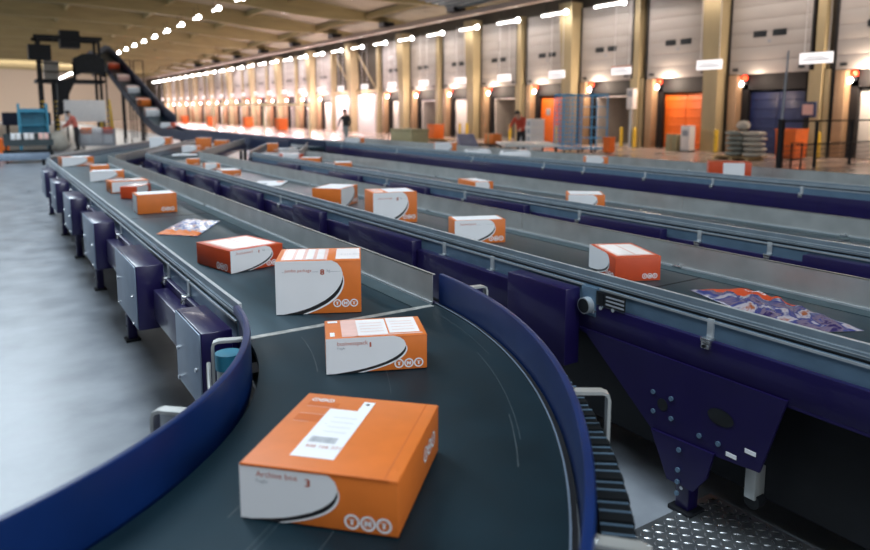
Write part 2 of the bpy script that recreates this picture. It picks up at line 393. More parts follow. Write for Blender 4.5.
def mailer(label, q, th, mats, zone, seed, z=.842, amp=.012, orange_at=None):
    """q: four ground corners, a pillow of film with creases"""
    random.seed(seed); N, K = 26, 18
    A, B, C, D = [Vector((*p, 0)) for p in q]
    ph = [(random.uniform(4, 13), random.uniform(4, 13), random.uniform(0, 6)) for _ in range(6)]
    mb = MB(); top = []; bot = []
    c = (A+B+C+D)/4
    for i in range(N+1):
        for j in range(K+1):
            u, v = i/N, j/K
            p = (A*(1-u)+B*u)*(1-v) + (D*(1-u)+C*u)*v - c
            ed = min(1, 6*min(u, 1-u, v, 1-v))**.6
            w = sum(math.sin(a*u*3+b*v*3+f) for a, b, f in ph)/6
            top.append((p.x, p.y, .003 + ed*(th*.6 + amp*w*1.1 + th*.4*math.sin(PI*u)*math.sin(PI*v))))
            bot.append((p.x, p.y, .0))
    W = K+1
    fs = [[i*W+j, (i+1)*W+j, (i+1)*W+j+1, i*W+j+1] for i in range(N) for j in range(K)]
    for f, (i, j) in zip(fs, [(i, j) for i in range(N) for j in range(K)]):
        mb.add([top[k] for k in f], [[0, 1, 2, 3]], mats[1] if zone((i+.5)/N, (j+.5)/K) else mats[0])
        mb.add([bot[k] for k in f], [[3, 2, 1, 0]], mats[0])
    rim = [i*W for i in range(N+1)] + [N*W+j for j in range(1, W)] + [i*W+K for i in range(N-1, -1, -1)] + [j for j in range(K-1, 0, -1)]
    for a, b in zip(rim, rim[1:]+rim[:1]): mb.add([bot[a], bot[b], top[b], top[a]], [[0, 1, 2, 3]], mats[0])
    if orange_at:
        u0, v0, r = orange_at
        p0 = (A*(1-u0)+B*u0)*(1-v0) + (D*(1-u0)+C*u0)*v0 - c
        ux = ((B-A)).normalized(); vx = Vector((-ux.y, ux.x, 0))
        def onfilm(a, b):
            u = min(1, max(0, u0 + a/(B-A).length)); v = min(1, max(0, v0 + b/(D-A).length))
            ed = min(1, 6*min(u, 1-u, v, 1-v))**.6
            w = sum(math.sin(a_*u*3+b_*v*3+f) for a_, b_, f in ph)/6
            return tuple(p0 + ux*a + vx*b + Vector((0, 0, .0055 + ed*(th*.6 + amp*w*1.1 + th*.4*math.sin(PI*u)*math.sin(PI*v)))))
        logo(mb, 0, 0, r, M['white'], onfilm)
    mb2 = mb; mb2.sharp = 60
    o = mb2.build('plastic_mailer', loc=(c.x, c.y, z))
    # weld the shared vertices
    bm = bmesh.new(); bm.from_mesh(o.data); bmesh.ops.remove_doubles(bm, verts=bm.verts[:], dist=1e-5); bmesh.ops.recalc_face_normals(bm, faces=bm.faces[:]); bm.to_mesh(o.data); bm.free()
    tag(o, label, 'mailer', 'plastic mailers'); return o
mailer('blue, white and orange plastic mailer lying flat on the nearest belt', [(1.05, 5.66), (1.30, 5.40), (1.66, 6.05), (1.44, 6.34)], .022, (M['mailer'], M['orange']), lambda u, v: v < .16, 4)
mailer('crumpled orange and dark plastic mailer on the second belt at the picture edge', [(3.17, 1.44), (3.40, 2.15), (3.12, 2.30), (2.87, 1.60)], .03, (M['mailer2'], M['redorange']), lambda u, v: u > .45 and v < .35 + (u-.6)*1.6, 9, amp=.02, orange_at=(.80, .2, .022))
def envelope(label, a, ang, w, d, z=.842, h=.02):
    mb = MB(); mb.box((-w/2, -d/2, 0), (w/2, d/2, h), M['label'], bev=h*.45)
    mb.box((-w/2+.02, -d/2+.03, h), (-w/2+w*.5, -d/2+d*.4, h+.001), M['gtext']); mb.box((w*.2, d*.15, h), (w*.42, d*.38, h+.001), M['orange'])
    o = mb.build('envelope', loc=(a[0], a[1], z), rotz=math.radians(ang)); tag(o, label, 'envelope', 'white envelopes'); return o
envelope('white envelope lying flat on the second belt behind the turned parcel', (3.07, 8.8), -30, .40, .55)

# ------------------------------------------------------------------ conveyors
def side_rail(mb, L, seg=None):
    # local x: inner face of the rail at 0, outer towards -x
    mb.box((-.012, 0, .957), (.004, L, .990), M['rail'])
    mb.box((-.013, 0, .962), (-.012, L, .988), M['railface'])
    mb.box((-.020, 0, .934), (0, L, .957), M['railface'])
    mb.box((-.022, 0, .944), (-.0195, L, .947), M['rail'])
    mb.box((-.012, 0, .920), (0, L, .934), M['black'])
    mb.box((-.020, 0, .835), (0, L, .920), M['sheet'])
    mb.box((-.027, 0, .908), (-.020, L, .918), M['rail'])
def conveyor(label, x, y, L, w, rot=0, legs=(), clamps=(), housings=(), seams=(), name='belt_conveyor', legz=True, guard=True, group='belt conveyors', covers=False, thick=.15):
    root = empty(name, (x, y, 0), rot); tag(root, label, 'conveyor', group)
    mb = MB(); side_rail(mb, L); mb.build('side_rail', root)
    mb = MB(); mb.box((.005, 0, .812), (w-.115, L, .838), M['belt'], bev=.008)
    for s in seams: mb.box((.006, s, .8375), (w-.12, s+.012, .8392), M['dark'])
    mb.build('belt', root)
    mb = MB(); mb.box((.02, .05, .70), (w-.12, L-.05, .715), M['black'])
    mb.build('return_belt', root)
    mb = MB(); mb.box((w-.115, 0, .805), (w, L, .8395), M['bed']); mb.box((w-.014, 0, .8395), (w-.004, L, .850), M['rail']); mb.build('bed_strip', root)
    if guard:
        mb = MB(); yy = 0.0
        while yy < L-.01:
            y2 = min(L, yy+2.9); mb.box((w-.004, yy+.002, .846), (w, y2-.002, .990), M['steel']); mb.box((w-.004, yy+.002, .986), (w+.014, y2-.002, .990), M['steel'])
            mb.box((w-.006, yy+.5, .852), (w-.003, yy+.52, .98), M['sheet']) if False else None
            yy = y2
        mb.build('side_guard', root)
        yy = 1.4
        while yy < L:
            mb = MB(); mb.box((w-.03, yy-.03, .842), (w-.005, yy+.03, .856), M['chrome'], bev=.003); mb.cyl((w-.022, yy-.012, .856), (w-.022, yy-.012, .868), .006, M['chrome'], 8); mb.build('guard_bracket', root); yy += 2.9
    for s in (0, 1):
        mb = MB(); xx = -.046 if s == 0 else w+.016
        mb.box((xx, 0, .835-thick), (xx+.030, L, .835), M['purple'], bev=.003)
        mb.box((xx, 0, .822-thick), (xx+.05 if s == 0 else xx-.02, L, .835-thick), M['purple'])
        mb.build('side_frame', root)
    for yc in clamps:
        mb = MB(); mb.box((-.030, yc-.016, .842), (-.020, yc+.016, .925), M['rail'], bev=.002)
        mb.box((-.062, yc-.024, .828), (-.020, yc+.024, .846), M['chrome'], bev=.004); mb.box((-.062, yc-.02, .80), (-.047, yc+.02, .83), M['chrome'], bev=.003)
        mb.cyl((-.064, yc, .812), (-.07, yc, .812), .008, M['dark'], 8); mb.build('rail_clamp', root)
    for yc in legs:
        for sx in (-.040, w-.03):
            mb = MB(); mb.box((sx, yc-.035, .02), (sx+.07, yc+.035, .70), M['purple' if sx < 0 else 'dark'], bev=.004)  # far legs coloured dark in place of the shade under the belt
            mb.box((sx-.02, yc-.06, 0), (sx+.09, yc+.06, .02), M['dark'], bev=.004)
            for zz in (.12, .2): mb.cyl((sx, yc, zz), (sx-.008, yc, zz), .009, M['chrome'], 8)
            mb.build('leg', root)
        mb = MB(); mb.box((0, yc-.02, .25), (w, yc+.02, .30), M['dark']); mb.build('cross_bar', root)  # cross bar coloured dark for the same shade
    for (y0, y1, xo, zb, zt) in housings:
        mb = MB(); mb.box((xo, y0, zb), (-.075 if y0 < 0 else -.048, y1, zt), M['purple'], bev=.006)
        h = mb.build('motor_housing', root)
        if covers:
            mb = MB(); mb.box((xo-.008, y0+.004, zb+.01), (xo-.0005, y1-.002, zt-.004), M['cover'], bev=.003)
            for a in (.12, .88):
                for b_ in (.08, .5): mb.disc((xo-.008, y0+(y1-y0)*(a if b_ < .4 else (1-a)), zb+(zt-zb)*b_), (-1, 0, 0), .010, .010, M['chrome'], 10)
            mb.build('cover_plate', h)
    return root
c1 = conveyor('nearest straight belt conveyor, feeding the bend, grey covered motor boxes along its left side', .85, 2.84, 11.05, .97,
   legs=(2.0+.9, 4.75, 6.6, 8.45, 10.9), clamps=(.82, 1.30, 3.0, 3.9, 4.9, 6.7, 8.6, 10.3),
   housings=[(-.12, .30, -.20, .60, .925)] + [(1.32+1.835*k, 2.03+1.835*k, -.20, .54, .92) for k in range(5)] , seams=(3.78,), covers=True)
# the low violet casings between the motor boxes
for k in range(5):
    mb = MB(); mb.box((-.13, .72+1.83*k-.25, .62), (-.048, 1.22+1.83*k, .80), M['purple'], bev=.006); mb.build('gear_casing', c1)
Y2 = -1.6
c2 = conveyor('second belt conveyor, just right of the bend, carried on the big violet support plate', 2.55, Y2, 15.9, .99,
   legs=(3.44, 7.0, 10.5, 14.5), clamps=tuple(v-Y2 for v in (3.27, 3.8, 1.75, .6, 6.45, 6.9, 8.2, 10, 12)),
   housings=[(2.50-Y2, 2.97-Y2, -.15, .50, .905), (2.975-Y2, 4.045-Y2, -.095, .55, .845), (4.05-Y2, 5.06-Y2, -.13, .66, .905), (5.54-Y2+.12, 6.3-Y2, -.13, .66, .905), (7.35-Y2, 8.35-Y2, -.13, .66, .905), (9.05-Y2, 10.1-Y2, -.13, .66, .905), (10.9-Y2, 11.9-Y2, -.13, .66, .905), (12.6-Y2, 13.7-Y2, -.13, .66, .905)],
   seams=(2.45-Y2, 6.6-Y2))
c3 = conveyor('third belt conveyor, between the second one and the dark floor gap', 4.40, Y2, 15.1, 1.12,
   legs=(4, 8, 12), clamps=tuple(v-Y2 for v in (3.17, 2.62, 6.18, 4.41, 7.96, .9, 9.6, 11.4)),
   housings=[(1.2-Y2, 2.34-Y2, -.13, .66, .90), (3.44-Y2, 4.3-Y2, -.13, .66, .90), (5.05-Y2, 6.0-Y2, -.13, .66, .90), (6.85-Y2, 7.7-Y2, -.13, .66, .90), (8.6-Y2, 9.6-Y2, -.13, .66, .90), (10.9-Y2, 11.8-Y2, -.13, .66, .90)], seams=(4.2, 9.0))
c5 = conveyor('farthest long belt conveyor in front of the loading bays, dark side frame', 8.0, -3, 23.0, 1.45,
   legs=(3, 7, 11, 15, 19, 22), clamps=tuple(v+3 for v in (6.74, 5.62, 4.43, 8.92, 7.97, 11, 14, 17)), housings=[], thick=.27)
f1 = conveyor('slanting infeed conveyor behind the nearest belt, its grey rail running toward the tower', .93, 14.50, 7.2, 1.13, math.radians(-25), legs=(1, 6), clamps=(2, 4))
f2 = conveyor('slanting infeed conveyor behind the second belt', 2.66, 14.75, 7.0, .98, math.radians(-25), legs=(1, 6), clamps=(2, 4))
f3 = conveyor('short slanting infeed conveyor behind the third belt', 4.50, 14.0, 3.6, 1.0, math.radians(-25), legs=(1, 3.2), clamps=(2,))

mb = MB(); mb.box((.16, .02, .13), (.88, 5.6-Y2, .66), M['dark'], bev=.02); mb.build('shade_box', c2)  # dark box added to stand in for the deep shade under the belt
# support plate and roller end of the second conveyor
def YZ(pts, x): return [(x, y-Y2, z) for y, z in pts]
mb = MB(); mb.prism(YZ([(2.49, .70), (2.44, .678), (1.989, .325), (1.473, .367), (1.381, .70)], -.060), (.012, 0, 0), M['purple'])
sp = mb.build('support_plate', c2)
for y, z in [(2.004, .52), (1.904, .522), (1.999, .429), (1.899, .43), (1.751, .41), (1.659, .412)]: mb = MB(); mb.disc((-.060, y-Y2, z), (-1, 0, 0), .011, .008, M['sheet'], 8); mb.build('bolt', sp)
mb = MB(); mb.disc((-.0605, 1.951-Y2, .476), (-1, 0, 0), .028, .002, M['black'], 18); mb.build('plate_hole', sp); mb = MB()
mb.poly([(-.0625, 1.656-Y2+.062*math.cos(a), .529+.036*math.sin(a)) for a in [2*PI*i/20 for i in range(20)]], M['black']); mb.build('plate_hole', sp)
for y, z in ((1.598, .385), (1.515, .435)): mb = MB(); mb.box((-.062, y-Y2-.024, z-.009), (-.060, y-Y2+.024, z+.009), M['label']); mb.build('sticker', sp)
mb = MB(); mb.prism(YZ([(2.0, .345), (1.67, .362), (1.70, .236), (1.76, .15), (1.90, .146)], -.074), (.012, 0, 0), M['purple']); lp = mb.build('leg_bracket', c2)
for z in (.312, .218, .162, .108): mb = MB(); mb.disc((-.076, 1.838-Y2, z), (-1, 0, 0), .011, .009, M['sheet'], 8); mb.build('bolt', lp)
mb = MB(); mb.cyl((-.02, 2.44-Y2, .825), (-.085, 2.44-Y2, .825), .042, M['rail'], 24); mb.cyl((-.084, 2.44-Y2, .825), (-.0875, 2.44-Y2, .825), .036, M['black'], 20)
mb.box((-.05, 2.39-Y2, .77), (-.02, 2.49-Y2, .92), M['sheet'], bev=.004); mb.build('roller_end', c2)
mb = MB(); mb.box((-.052, 2.20-Y2, .842), (-.047, 2.385-Y2, .912), M['black'])
for i in range(3): mb.box((-.054, 2.205-Y2, .852+i*.019), (-.052, 2.32-Y2, .860+i*.019), M['gtext'])
mb.box((-.054, 2.335-Y2, .85), (-.052, 2.375-Y2, .905), M['dark'])
for k, (y, z) in enumerate([(2.35, .83), (2.27, .838), (2.40, .80)]): mb.disc((-.047, y-Y2, z), (-1, 0, 0), .010, .012, M['chrome'], 10)
mb.build('rating_plate', c2)
mb = MB(); mb.box((.0, 1.52-Y2, .20), (.07, 1.57-Y2, .34), M['steel'], bev=.005); mb.cyl((.01, 1.54-Y2, .19), (.06, 1.54-Y2, .19), .035, M['dark'], 14); mb.build('lower_roller', c2)

# ------------------------------------------------------------------ the bend
CXo, CYo, RO = -.97, 3.0, 2.826
CXi, CYi, RI = -.70, 2.94, 1.545
A0, A1 = -PI*.66, math.asin(-.165/2.826)
AI = -.075
bend = empty('curved_conveyor', (0, 0, 0)); tag(bend, 'curved belt conveyor in the foreground with blue painted side guards, turning out of the picture', 'conveyor', 'belt conveyors')
def ring_pt(t, f, z):
    """point of the bend: t along the turn, f from the inner (0) to the outer guard (1)"""
    ai = A0 + (AI-A0)*t; ao = A0 + (A1-A0)*t
    p = Vector((CXi + 1.57*math.cos(ai), CYi + 1.57*math.sin(ai))); q = Vector((CXo + 2.815*math.cos(ao), CYo + 2.815*math.sin(ao)))
    r = p*(1-f) + q*f; return (r.x, r.y, z)
def loft(mb, f0, f1, z0, z1, m, t0=0.0, t1=1.0, n=72):
    vs = []
    for k in range(n+1):
        t = t0 + (t1-t0)*k/n; vs += [ring_pt(t, f0, z0), ring_pt(t, f1, z0), ring_pt(t, f1, z1), ring_pt(t, f0, z1)]
    mb.add(vs, [[4*k+q, 4*k+(q+1) % 4, 4*k+4+(q+1) % 4, 4*k+4+q] for k in range(n) for q in range(4)] + [[0, 1, 2, 3], [4*n, 4*n+1, 4*n+2, 4*n+3]], m)
mb = MB(); loft(mb, 0, .985, .812, .838, M['belt_turn'])
random.seed(5)
for r in (.20, .27, .31, .40, .46, .55, .58, .66, .74, .80, .86, .90):
    for q in range(2):
        a = random.random()*.8 + .1; wd = random.uniform(.0015, .004); loft(mb, r + q*.017, r + q*.017 + wd, .8381, .8384, M['mark'], a, min(.97, a + random.uniform(.06, .2)), 14)
mb.build('belt', bend)
mb = MB(); mb.box((.86, 2.800, .826), (1.80, 2.835, .8405), M['joint']); mb.build('transfer_strip', bend)
mb = MB(); loft(mb, .985, 1.005, .80, .842, M['dark']); mb.build('outer_bed', bend)
mb = MB(); loft(mb, .985, .990, .842, .845, M['cover']); mb.build('wear_strip', bend)
def guard(cx, cy, r, s, a0, a1, nm, zb=.80):
    t = .028*s
    prof = [(r, zb), (r, .980), (r+t*.12, .988), (r+t*.4, .990), (r+t*.85, .988), (r+t, .980), (r+t, .955), (r+t*.3, .950), (r+t*.3, zb)]
    mb = MB(); mb.arc(cx, cy, prof, a0, a1, 90, M['blue']); mb.sharp = 50; return mb.build(nm, bend)
og = guard(CXo, CYo, RO, 1, A0, A1, 'outer_guard')
ig = guard(CXi, CYi, RI, -1, A0, AI, 'inner_guard')
mb = MB(); mb.arc(CXo, CYo, [(2.76, .62), (2.79, .62), (2.79, .80), (2.76, .80)], A0, A1, 60, M['purple']); mb.build('side_frame', bend)
mb = MB(); mb.arc(CXi, CYi, [(1.50, .60), (1.53, .60), (1.53, .80), (1.50, .80)], A0, AI, 60, M['purple']); mb.build('side_frame', bend)
mb = MB(); loft(mb, .0, .98, .66, .68, M['black']); mb.build('return_belt', bend)
# ridged chain outside the outer guard
mb = MB(); n = 58
for i in range(n):
    a = -1.02 + i*.0162; a2 = a + .0118
    dz = .0 if i % 2 else -.006
    mb.arc(CXo, CYo, [(2.87, .70), (2.95, .70), (2.95, .846+dz), (2.944, .852+dz), (2.87, .852+dz)], a, a2, 2, M['chain'])
    mb.arc(CXo, CYo, [(2.87, .70), (2.945, .70), (2.945, .855+dz), (2.87, .855+dz)], a2-.0002, a2+.0014, 1, M['sheet'])
mb.arc(CXo, CYo, [(2.865, .69), (2.935, .69), (2.935, .825), (2.865, .825)], -1.02, -.08, 60, M['chain'])
mb.build('drive_chain', bend)
def handle(ang, cx=CXo, cy=CYo, r=RO+.028, s=1, wid=.11, drop=.16, m='chrome'):
    mb = MB(); out = .12*s
    u = Vector((math.cos(ang), math.sin(ang), 0)); c = Vector((cx, cy, 0))
    p0 = c + u*(r-.012*s); z = .965
    pts = [p0 + Vector((0, 0, z)), p0 + u*(out-.02*s) + Vector((0, 0, z)), p0 + u*(out-.005*s) + Vector((0, 0, z-.006)), p0 + u*out + Vector((0, 0, z-.022)), p0 + u*out + Vector((0, 0, z-drop))]
    t = Vector((-u.y, u.x, 0))
    vs = []; hw = .017
    for p in pts:
        for q in (-hw, hw): vs.append((p + t*q))
    k = len(pts)
    # flat bent strap with thickness
    allv = []; nrm = []
    for i in range(k):
        d = (pts[min(i+1, k-1)] - pts[max(i-1, 0)]).normalized(); nn = d.cross(t).normalized(); nrm.append(nn)
    for i in range(k):
        for q in (-hw, hw):
            for e in (-.005, .005): allv.append((pts[i] + t*q + nrm[i]*e)[:])
    fs = []
    for i in range(k-1):
        a = 4*i; b = a+4
        fs += [[a, a+1, b+1, b], [a+1, a+3, b+3, b+1], [a+3, a+2, b+2, b+3], [a+2, a, b, b+2]]
    fs += [[0, 1, 3, 2], [4*k-4, 4*k-3, 4*k-1, 4*k-2]]
    mb.add(allv, fs, M['steel']); mb.disc(p0 + u*.012*s + Vector((0, 0, z+.004)), (0, 0, 1), .007, .006, M['chrome'], 8)
    return mb.build('guard_strap', bend)
for y, x in ((2.61, 1.86), (1.42, 1.45), (.87, .95)): handle(math.atan2(y-CYo, x-CXo))
handle(math.atan2(2.44-CYi, .77-CXi), CXi, CYi, RI-.028, -1)
handle(math.atan2(1.93-CYi, .40-CXi), CXi, CYi, RI-.028, -1)
# small gearmotor with teal cap behind the inner guard
mb = MB(); mb.cyl((.70, 2.52, .70), (.70, 2.52, .84), .045, M['steel'], 18); mb.cyl((.70, 2.52, .84), (.70, 2.52, .90), .05, M['teal'], 18)
mb.tube([(.62, 2.50, .88), (.60, 2.42, .82), (.61, 2.36, .74), (.66, 2.36, .68)], .008, M['steel'], 8); mb.build('gearmotor', bend)
for x, y in ((.42, 1.80), (1.66, 2.40), (1.35, 1.50), (.2, .55)):
    mb = MB(); mb.box((x-.035, y-.035, .02), (x+.035, y+.035, .62), M['purple'], bev=.004); mb.box((x-.06, y-.06, 0), (x+.06, y+.06, .02), M['dark']); mb.build('leg', bend)
# chequer plate on the floor
mb = MB(); mb.box((1.75, .55, 0), (2.75, 1.86, .006), M['diamond'], bev=.002)
for i in range(26):
    for j in range(34):
        if True:
            x = 1.77+i*.038; y = .57+j*.038; s = 1 if (i+j) % 2 else -1
            mx = Matrix.Translation((x, y, .006)) @ Matrix.Rotation(s*PI/4, 4, 'Z'); mb.add([(-.018, 0, 0), (0, -.006, .0), (.018, 0, 0), (0, .006, 0), (0, 0, .004)], [(0, 1, 4), (1, 2, 4), (2, 3, 4), (3, 0, 4)], M['chrome'], mx)
tag(mb.build('floor_plate'), 'chequered steel plate on the floor under the second conveyor', 'floor plate')

# ------------------------------------------------------------------ run-out and incline conveyor
inc = empty('incline_conveyor', (6.6, 17.3, 0)); tag(inc, 'long incline conveyor with dark blue side walls coming down from the tower', 'conveyor', 'belt conveyors')
prof = [(0, .84), (15.5, .84), (17.5, 1.0), (20, 1.45), (34.0, 5.05), (37, 5.75), (39, 5.95), (41, 5.9), (47, 4.9)]
def strip(x0, x1, dz0, dz1, m, nm, P_=prof):
    mb = MB(); n = len(P_); vs = []
    for y, z in P_: vs += [(x0, y, z+dz0), (x1, y, z+dz0), (x1, y, z+dz1), (x0, y, z+dz1)]
    fs = [[4*i+k, 4*i+(k+1) % 4, 4*i+4+(k+1) % 4, 4*i+4+k] for i in range(n-1) for k in range(4)] + [[0, 1, 2, 3], [4*n-4, 4*n-3, 4*n-2, 4*n-1]]
    return mb.add(vs, fs, m).build(nm, inc)
M['inblue'] = mat('dark_blue_side', (.005, .014, .050), .55, 0, var=.12)
strip(0, .05, -.22, .18, M['inblue'], 'side_wall'); strip(1.0, 1.05, -.30, .16, M['inblue'], 'side_wall'); strip(1.0, 1.06, .10, .60, M['inblue'], 'upper_wall', prof[2:]); strip(.05, 1.0, -.05, 0, M['belt'], 'belt')
for y in (2, 7, 12, 20, 26, 32):
    zt = .62 if y < 15.5 else 1.0+(y-18)*.257
    for x in (-.02, 1.0):
        mb = MB(); mb.box((x, y, 0), (x+.09, y+.09, zt), M['dark']); mb.build('leg', inc)
mb = MB()
for y in (20, 23): mb.tube([(-.1, y, 0), (-.1, y, 2.3)], .03, M['dark'], 6)
mb.tube([(-.1, 20, 2.3), (-.1, 23, 2.3)], .03, M['dark'], 6); mb.build('hand_rail', inc)

# ------------------------------------------------------------------ tower
tw = empty('sorting_tower', (4.9, 50, 0)); tag(tw, 'dark steel sorting tower at the far left with a high platform', 'tower')
def tbox(nm, a, b, m='dark'): mb = MB(); mb.box(a, b, M[m]); return mb.build(nm, tw)
for x, s in ((-2.0, 1), (-1.25, 1), (1.3, 0)):
    for y in (-1, 1.2):
        p = tbox('post', (x, y, 0), (x+.16, y+.16, 6.35 if x != -1.25 else 3.6))
        if s and y < 0:
            mb = MB()
            for k in range(8): mb.box((x-.012, y-.012, .35+k*.28), (x+.172, y+.172, .47+k*.28), M['yellow'])
            mb.build('hazard_stripe', p)
tbox('platform', (-2.2, -1.1, 3.55), (1.6, 1.5, 3.75)); tbox('top_frame', (-2.2, -1.1, 6.2), (1.6, -.9, 6.4)); tbox('top_frame', (-2.2, 1.2, 6.2), (1.6, 1.4, 6.4))
tbox('drive_unit', (-.75, -1.0, 5.7), (.35, .2, 6.75)); tbox('cabinet', (-2.5, -1.2, 4.9), (-1.3, .0, 5.8), 'dark'); tbox('cabinet', (-1.7, -.6, 3.75), (-.9, .4, 4.9), 'trgrey')
for z in (4.2, 4.7):
    mb = MB(); mb.tube([(-2.1, -1.05, z), (1.6, -1.05, z)], .04, M['dark'], 6); mb.build('guard_rail', tw)
mb = MB()
pp = [(1.55, 4.45), (.95, 4.75), (.35, 4.75), (-.2, 4.45), (-.62, 3.7), (-.85, 2.7), (-.95, 1.6)]
vs = []
for x, z in pp: q = .30 if z < 3 else .55; vs += [(x-(q if z < 4.2 else 0), -1.9, z-(q if z > 4 else .1)), (x-(q if z < 4.2 else 0), -1.2, z-(q if z > 4 else .1)), (x+(q if z < 4.2 else 0), -1.2, z+(q if z > 4 else .1)), (x+(q if z < 4.2 else 0), -1.9, z+(q if z > 4 else .1))]
mb.add(vs, [[4*i+k, 4*i+(k+1) % 4, 4*i+4+(k+1) % 4, 4*i+4+k] for i in range(len(pp)-1) for k in range(4)] + [[0, 1, 2, 3], [24, 25, 26, 27]], M['dark']); mb.build('chute', tw)
for i, (x, y) in enumerate(((2.9, 1.0), (3.7, 1.0))):
    mb = MB()
    for q in ((x, y, 0), (x+.6, y, 0)): mb.tube([q, (q[0], q[1], 5.2)], .04, M['dark'], 6)
    for z in (3.4, 4.3, 5.2): mb.tube([(x, y, z), (x+.6, y, z)], .03, M['dark'], 6)
    mb.build('railing', tw)

# parcels on infeeds, incline, far belts
def onf(x, y, root):   # local to world on a slanted infeed
    c, s = math.cos(math.radians(-25)), math.sin(math.radians(-25)); return (root.location.x + x*c - y*s, root.location.y + x*s + y*c)
parcel('white and orange parcel at the far end of the slanting infeed behind the nearest belt', onf(.30, 5.6, f1), -25, .50, .4, .27, front='design', top='white', detail=False)
parcel('white and orange parcel on the near part of the infeed behind the second belt', onf(.18, 2.2, f2), -20, .42, .3, .15, front='design', top='white')
parcel('orange parcel beside the white-fronted one on the infeed behind the second belt', onf(.30, 3.2, f2), -20, .35, .3, .30, front='logo', top='film')
parcel('orange parcel lying near the end of the infeed behind the second belt', onf(.38, 5.2, f2), -30, .36, .3, .16, front='logo', top='white')
parcel('small orange and white parcel in the infeed behind the third belt', onf(.12, 2.2, f3), -20, .26, .25, .2, front='logo', top='white')
envelope('white envelope flat on the infeed behind the second belt', onf(.45, 1.2, f2), -10, .5, .35)
envelope('white envelope beside an orange parcel at the end of the second infeed', onf(.35, 6.2, f2), -10, .5, .35)
envelope('white envelope flat on the infeed behind the third belt', onf(.5, 3.4, f3), -10, .45, .35)
for i, (y, bs, lb) in enumerate([(20.5, 'white', 'white parcel low on the incline conveyor'), (22.6, 'orange', 'orange parcel near the foot of the incline conveyor'), (25.5, 'white', 'pale parcel midway up the incline conveyor'), (28.5, 'pink', 'pinkish parcel on the upper half of the incline conveyor'), (32.0, 'redorange', 'red parcel near the top of the incline conveyor')]):
    zz = 1.45 + (y-20)*.2571; mb = MB(); mb.box((-.33, -.3, 0), (.33, .3, .32), M[bs], bev=.01); mb.box((-.34, -.06, .0), (.34, .06, .322), M['label' if bs != 'white' else 'orange'])
    o = mb.build('parcel', loc=(7.12, 17.3+y, zz+.01)); o.rotation_euler.x = math.atan(.2571); tag(o, lb, 'parcel', 'parcels on the incline')
parcel('red and white parcel on the level run-out at the foot of the incline', (6.75, 34.0), -25, .6, .4, .26, z=.842+.17, front='design', base='redorange', top='white')
parcel('parcel with brown ends and a white middle on the farthest belt', (8.62, 6.15), -50, .56, .36, .24, front='mid', base='redorange', left='plain', top='plain')
parcel('low white parcel with an orange end on the farthest belt by the roll cages', (8.6, 8.55), -35, .38, .3, .18, front='design', top='white')
parcel('white and orange parcel on the farthest belt near the sloping blue chute', (8.5, 13.2), -30, .5, .35, .24, front='design', top='white')
parcel('white and orange parcel on the farthest belt beneath the walking person', (8.5, 17.9), -25, .55, .35, .20, front='design', top='white')
envelope('flat white envelope on the farthest belt below the bending person', (8.8, 10.7), -30, .6, .45, h=.19)
envelope('thin white envelope on the farthest belt beside the bending person', (8.75, 11.9), -25, .55, .4, h=.16)

# ------------------------------------------------------------------ the hall
WX = 27.5
mb = MB(); mb.box((-16, -16, -.2), (11.2, 152, 0), M['concrete']); struct(mb.build('floor'), 'grey polished concrete floor left of and under the conveyors', 'floor')
mb = MB(); mb.box((11.2, -16, -.2), (36, 152, 0), M['dockfloor']); struct(mb.build('floor_dock'), 'glossy reddish floor in front of the loading bays', 'floor')
def roofz(x): return 10.4 - .0030*(x-2)**2
mb = MB(); xs = [-16 + i*2.2 for i in range(21)]
for a, b in zip(xs, xs[1:]):
    mb.add([(a, -16, roofz(a)), (b, -16, roofz(b)), (b, 152, roofz(b)), (a, 152, roofz(a)), (a, -16, roofz(a)+.15), (b, -16, roofz(b)+.15), (b, 152, roofz(b)+.15), (a, 152, roofz(a)+.15)], [(0, 3, 2, 1), (4, 5, 6, 7), (0, 1, 5, 4), (2, 3, 7, 6)], M['roof'])
struct(mb.build('ceiling'), 'curved tan boarded roof of the hall', 'ceiling')
# arched roof beams, every second bay
by = [19.4 + 9.07*k for k in range(-2, 15)]
for i, y in enumerate(by):
    mb = MB(); up = []; lo = []
    for x in [-16 + j*2.175 for j in range(21)]:
        up.append((x, y-.16, roofz(x)-.01)); lo.append((x, y-.16, roofz(x)-1.15+.75*min(1, max(0, (x-20)/5.5))))
    mb.prism(up + lo[::-1], (0, .32, 0), M['beam']); struct(mb.build('roof_beam'), '%s arched timber roof beam counted from the near end of the hall' % ORD[i], 'beam')
# purlins and skylight panels between the beams
for k, x in enumerate((-6, 0, 6, 12, 18, 24)):
    mb = MB(); mb.box((x-.10, -15, roofz(x)-.45), (x+.10, 151, roofz(x)-.05), M['beam']); struct(mb.build('trim_%d' % (k+1)), '%s long timber purlin under the roof from the left' % ORD[k], 'purlin')
M['sky'] = emit('skylight_glow', (.82, .80, .82), .75)
kk = 0
for i in range(2, 12):
    for x in (15.0, 20.5):
        y = by[i] + 4.6; mb = MB(); mb.box((x-.8, y-1.2, roofz(x)-.10), (x+.8, y+1.2, roofz(x)-.06), M['sky'])
        kk += 1; struct(mb.build('window_%d' % kk), 'pale skylight panel in the roof, %s pair, %s row' % (ORD[i-2], 'inner' if x < 17 else 'outer'), 'skylight')
# ribbed metal soffit near the dock side
mb = MB()
for j in range(16):
    x = 17.6 + j*.5; mb.box((x, 27.5, roofz(x)-.65), (x+.3, 37.0, roofz(x)-.5), M['deckmetal'])
mb.box((17.4, 27.4, roofz(18)-.5), (25.9, 37.1, roofz(25)-.2), M['deckmetal']); struct(mb.build('trim_7'), 'ribbed metal soffit under the roof above the middle loading bays', 'soffit')
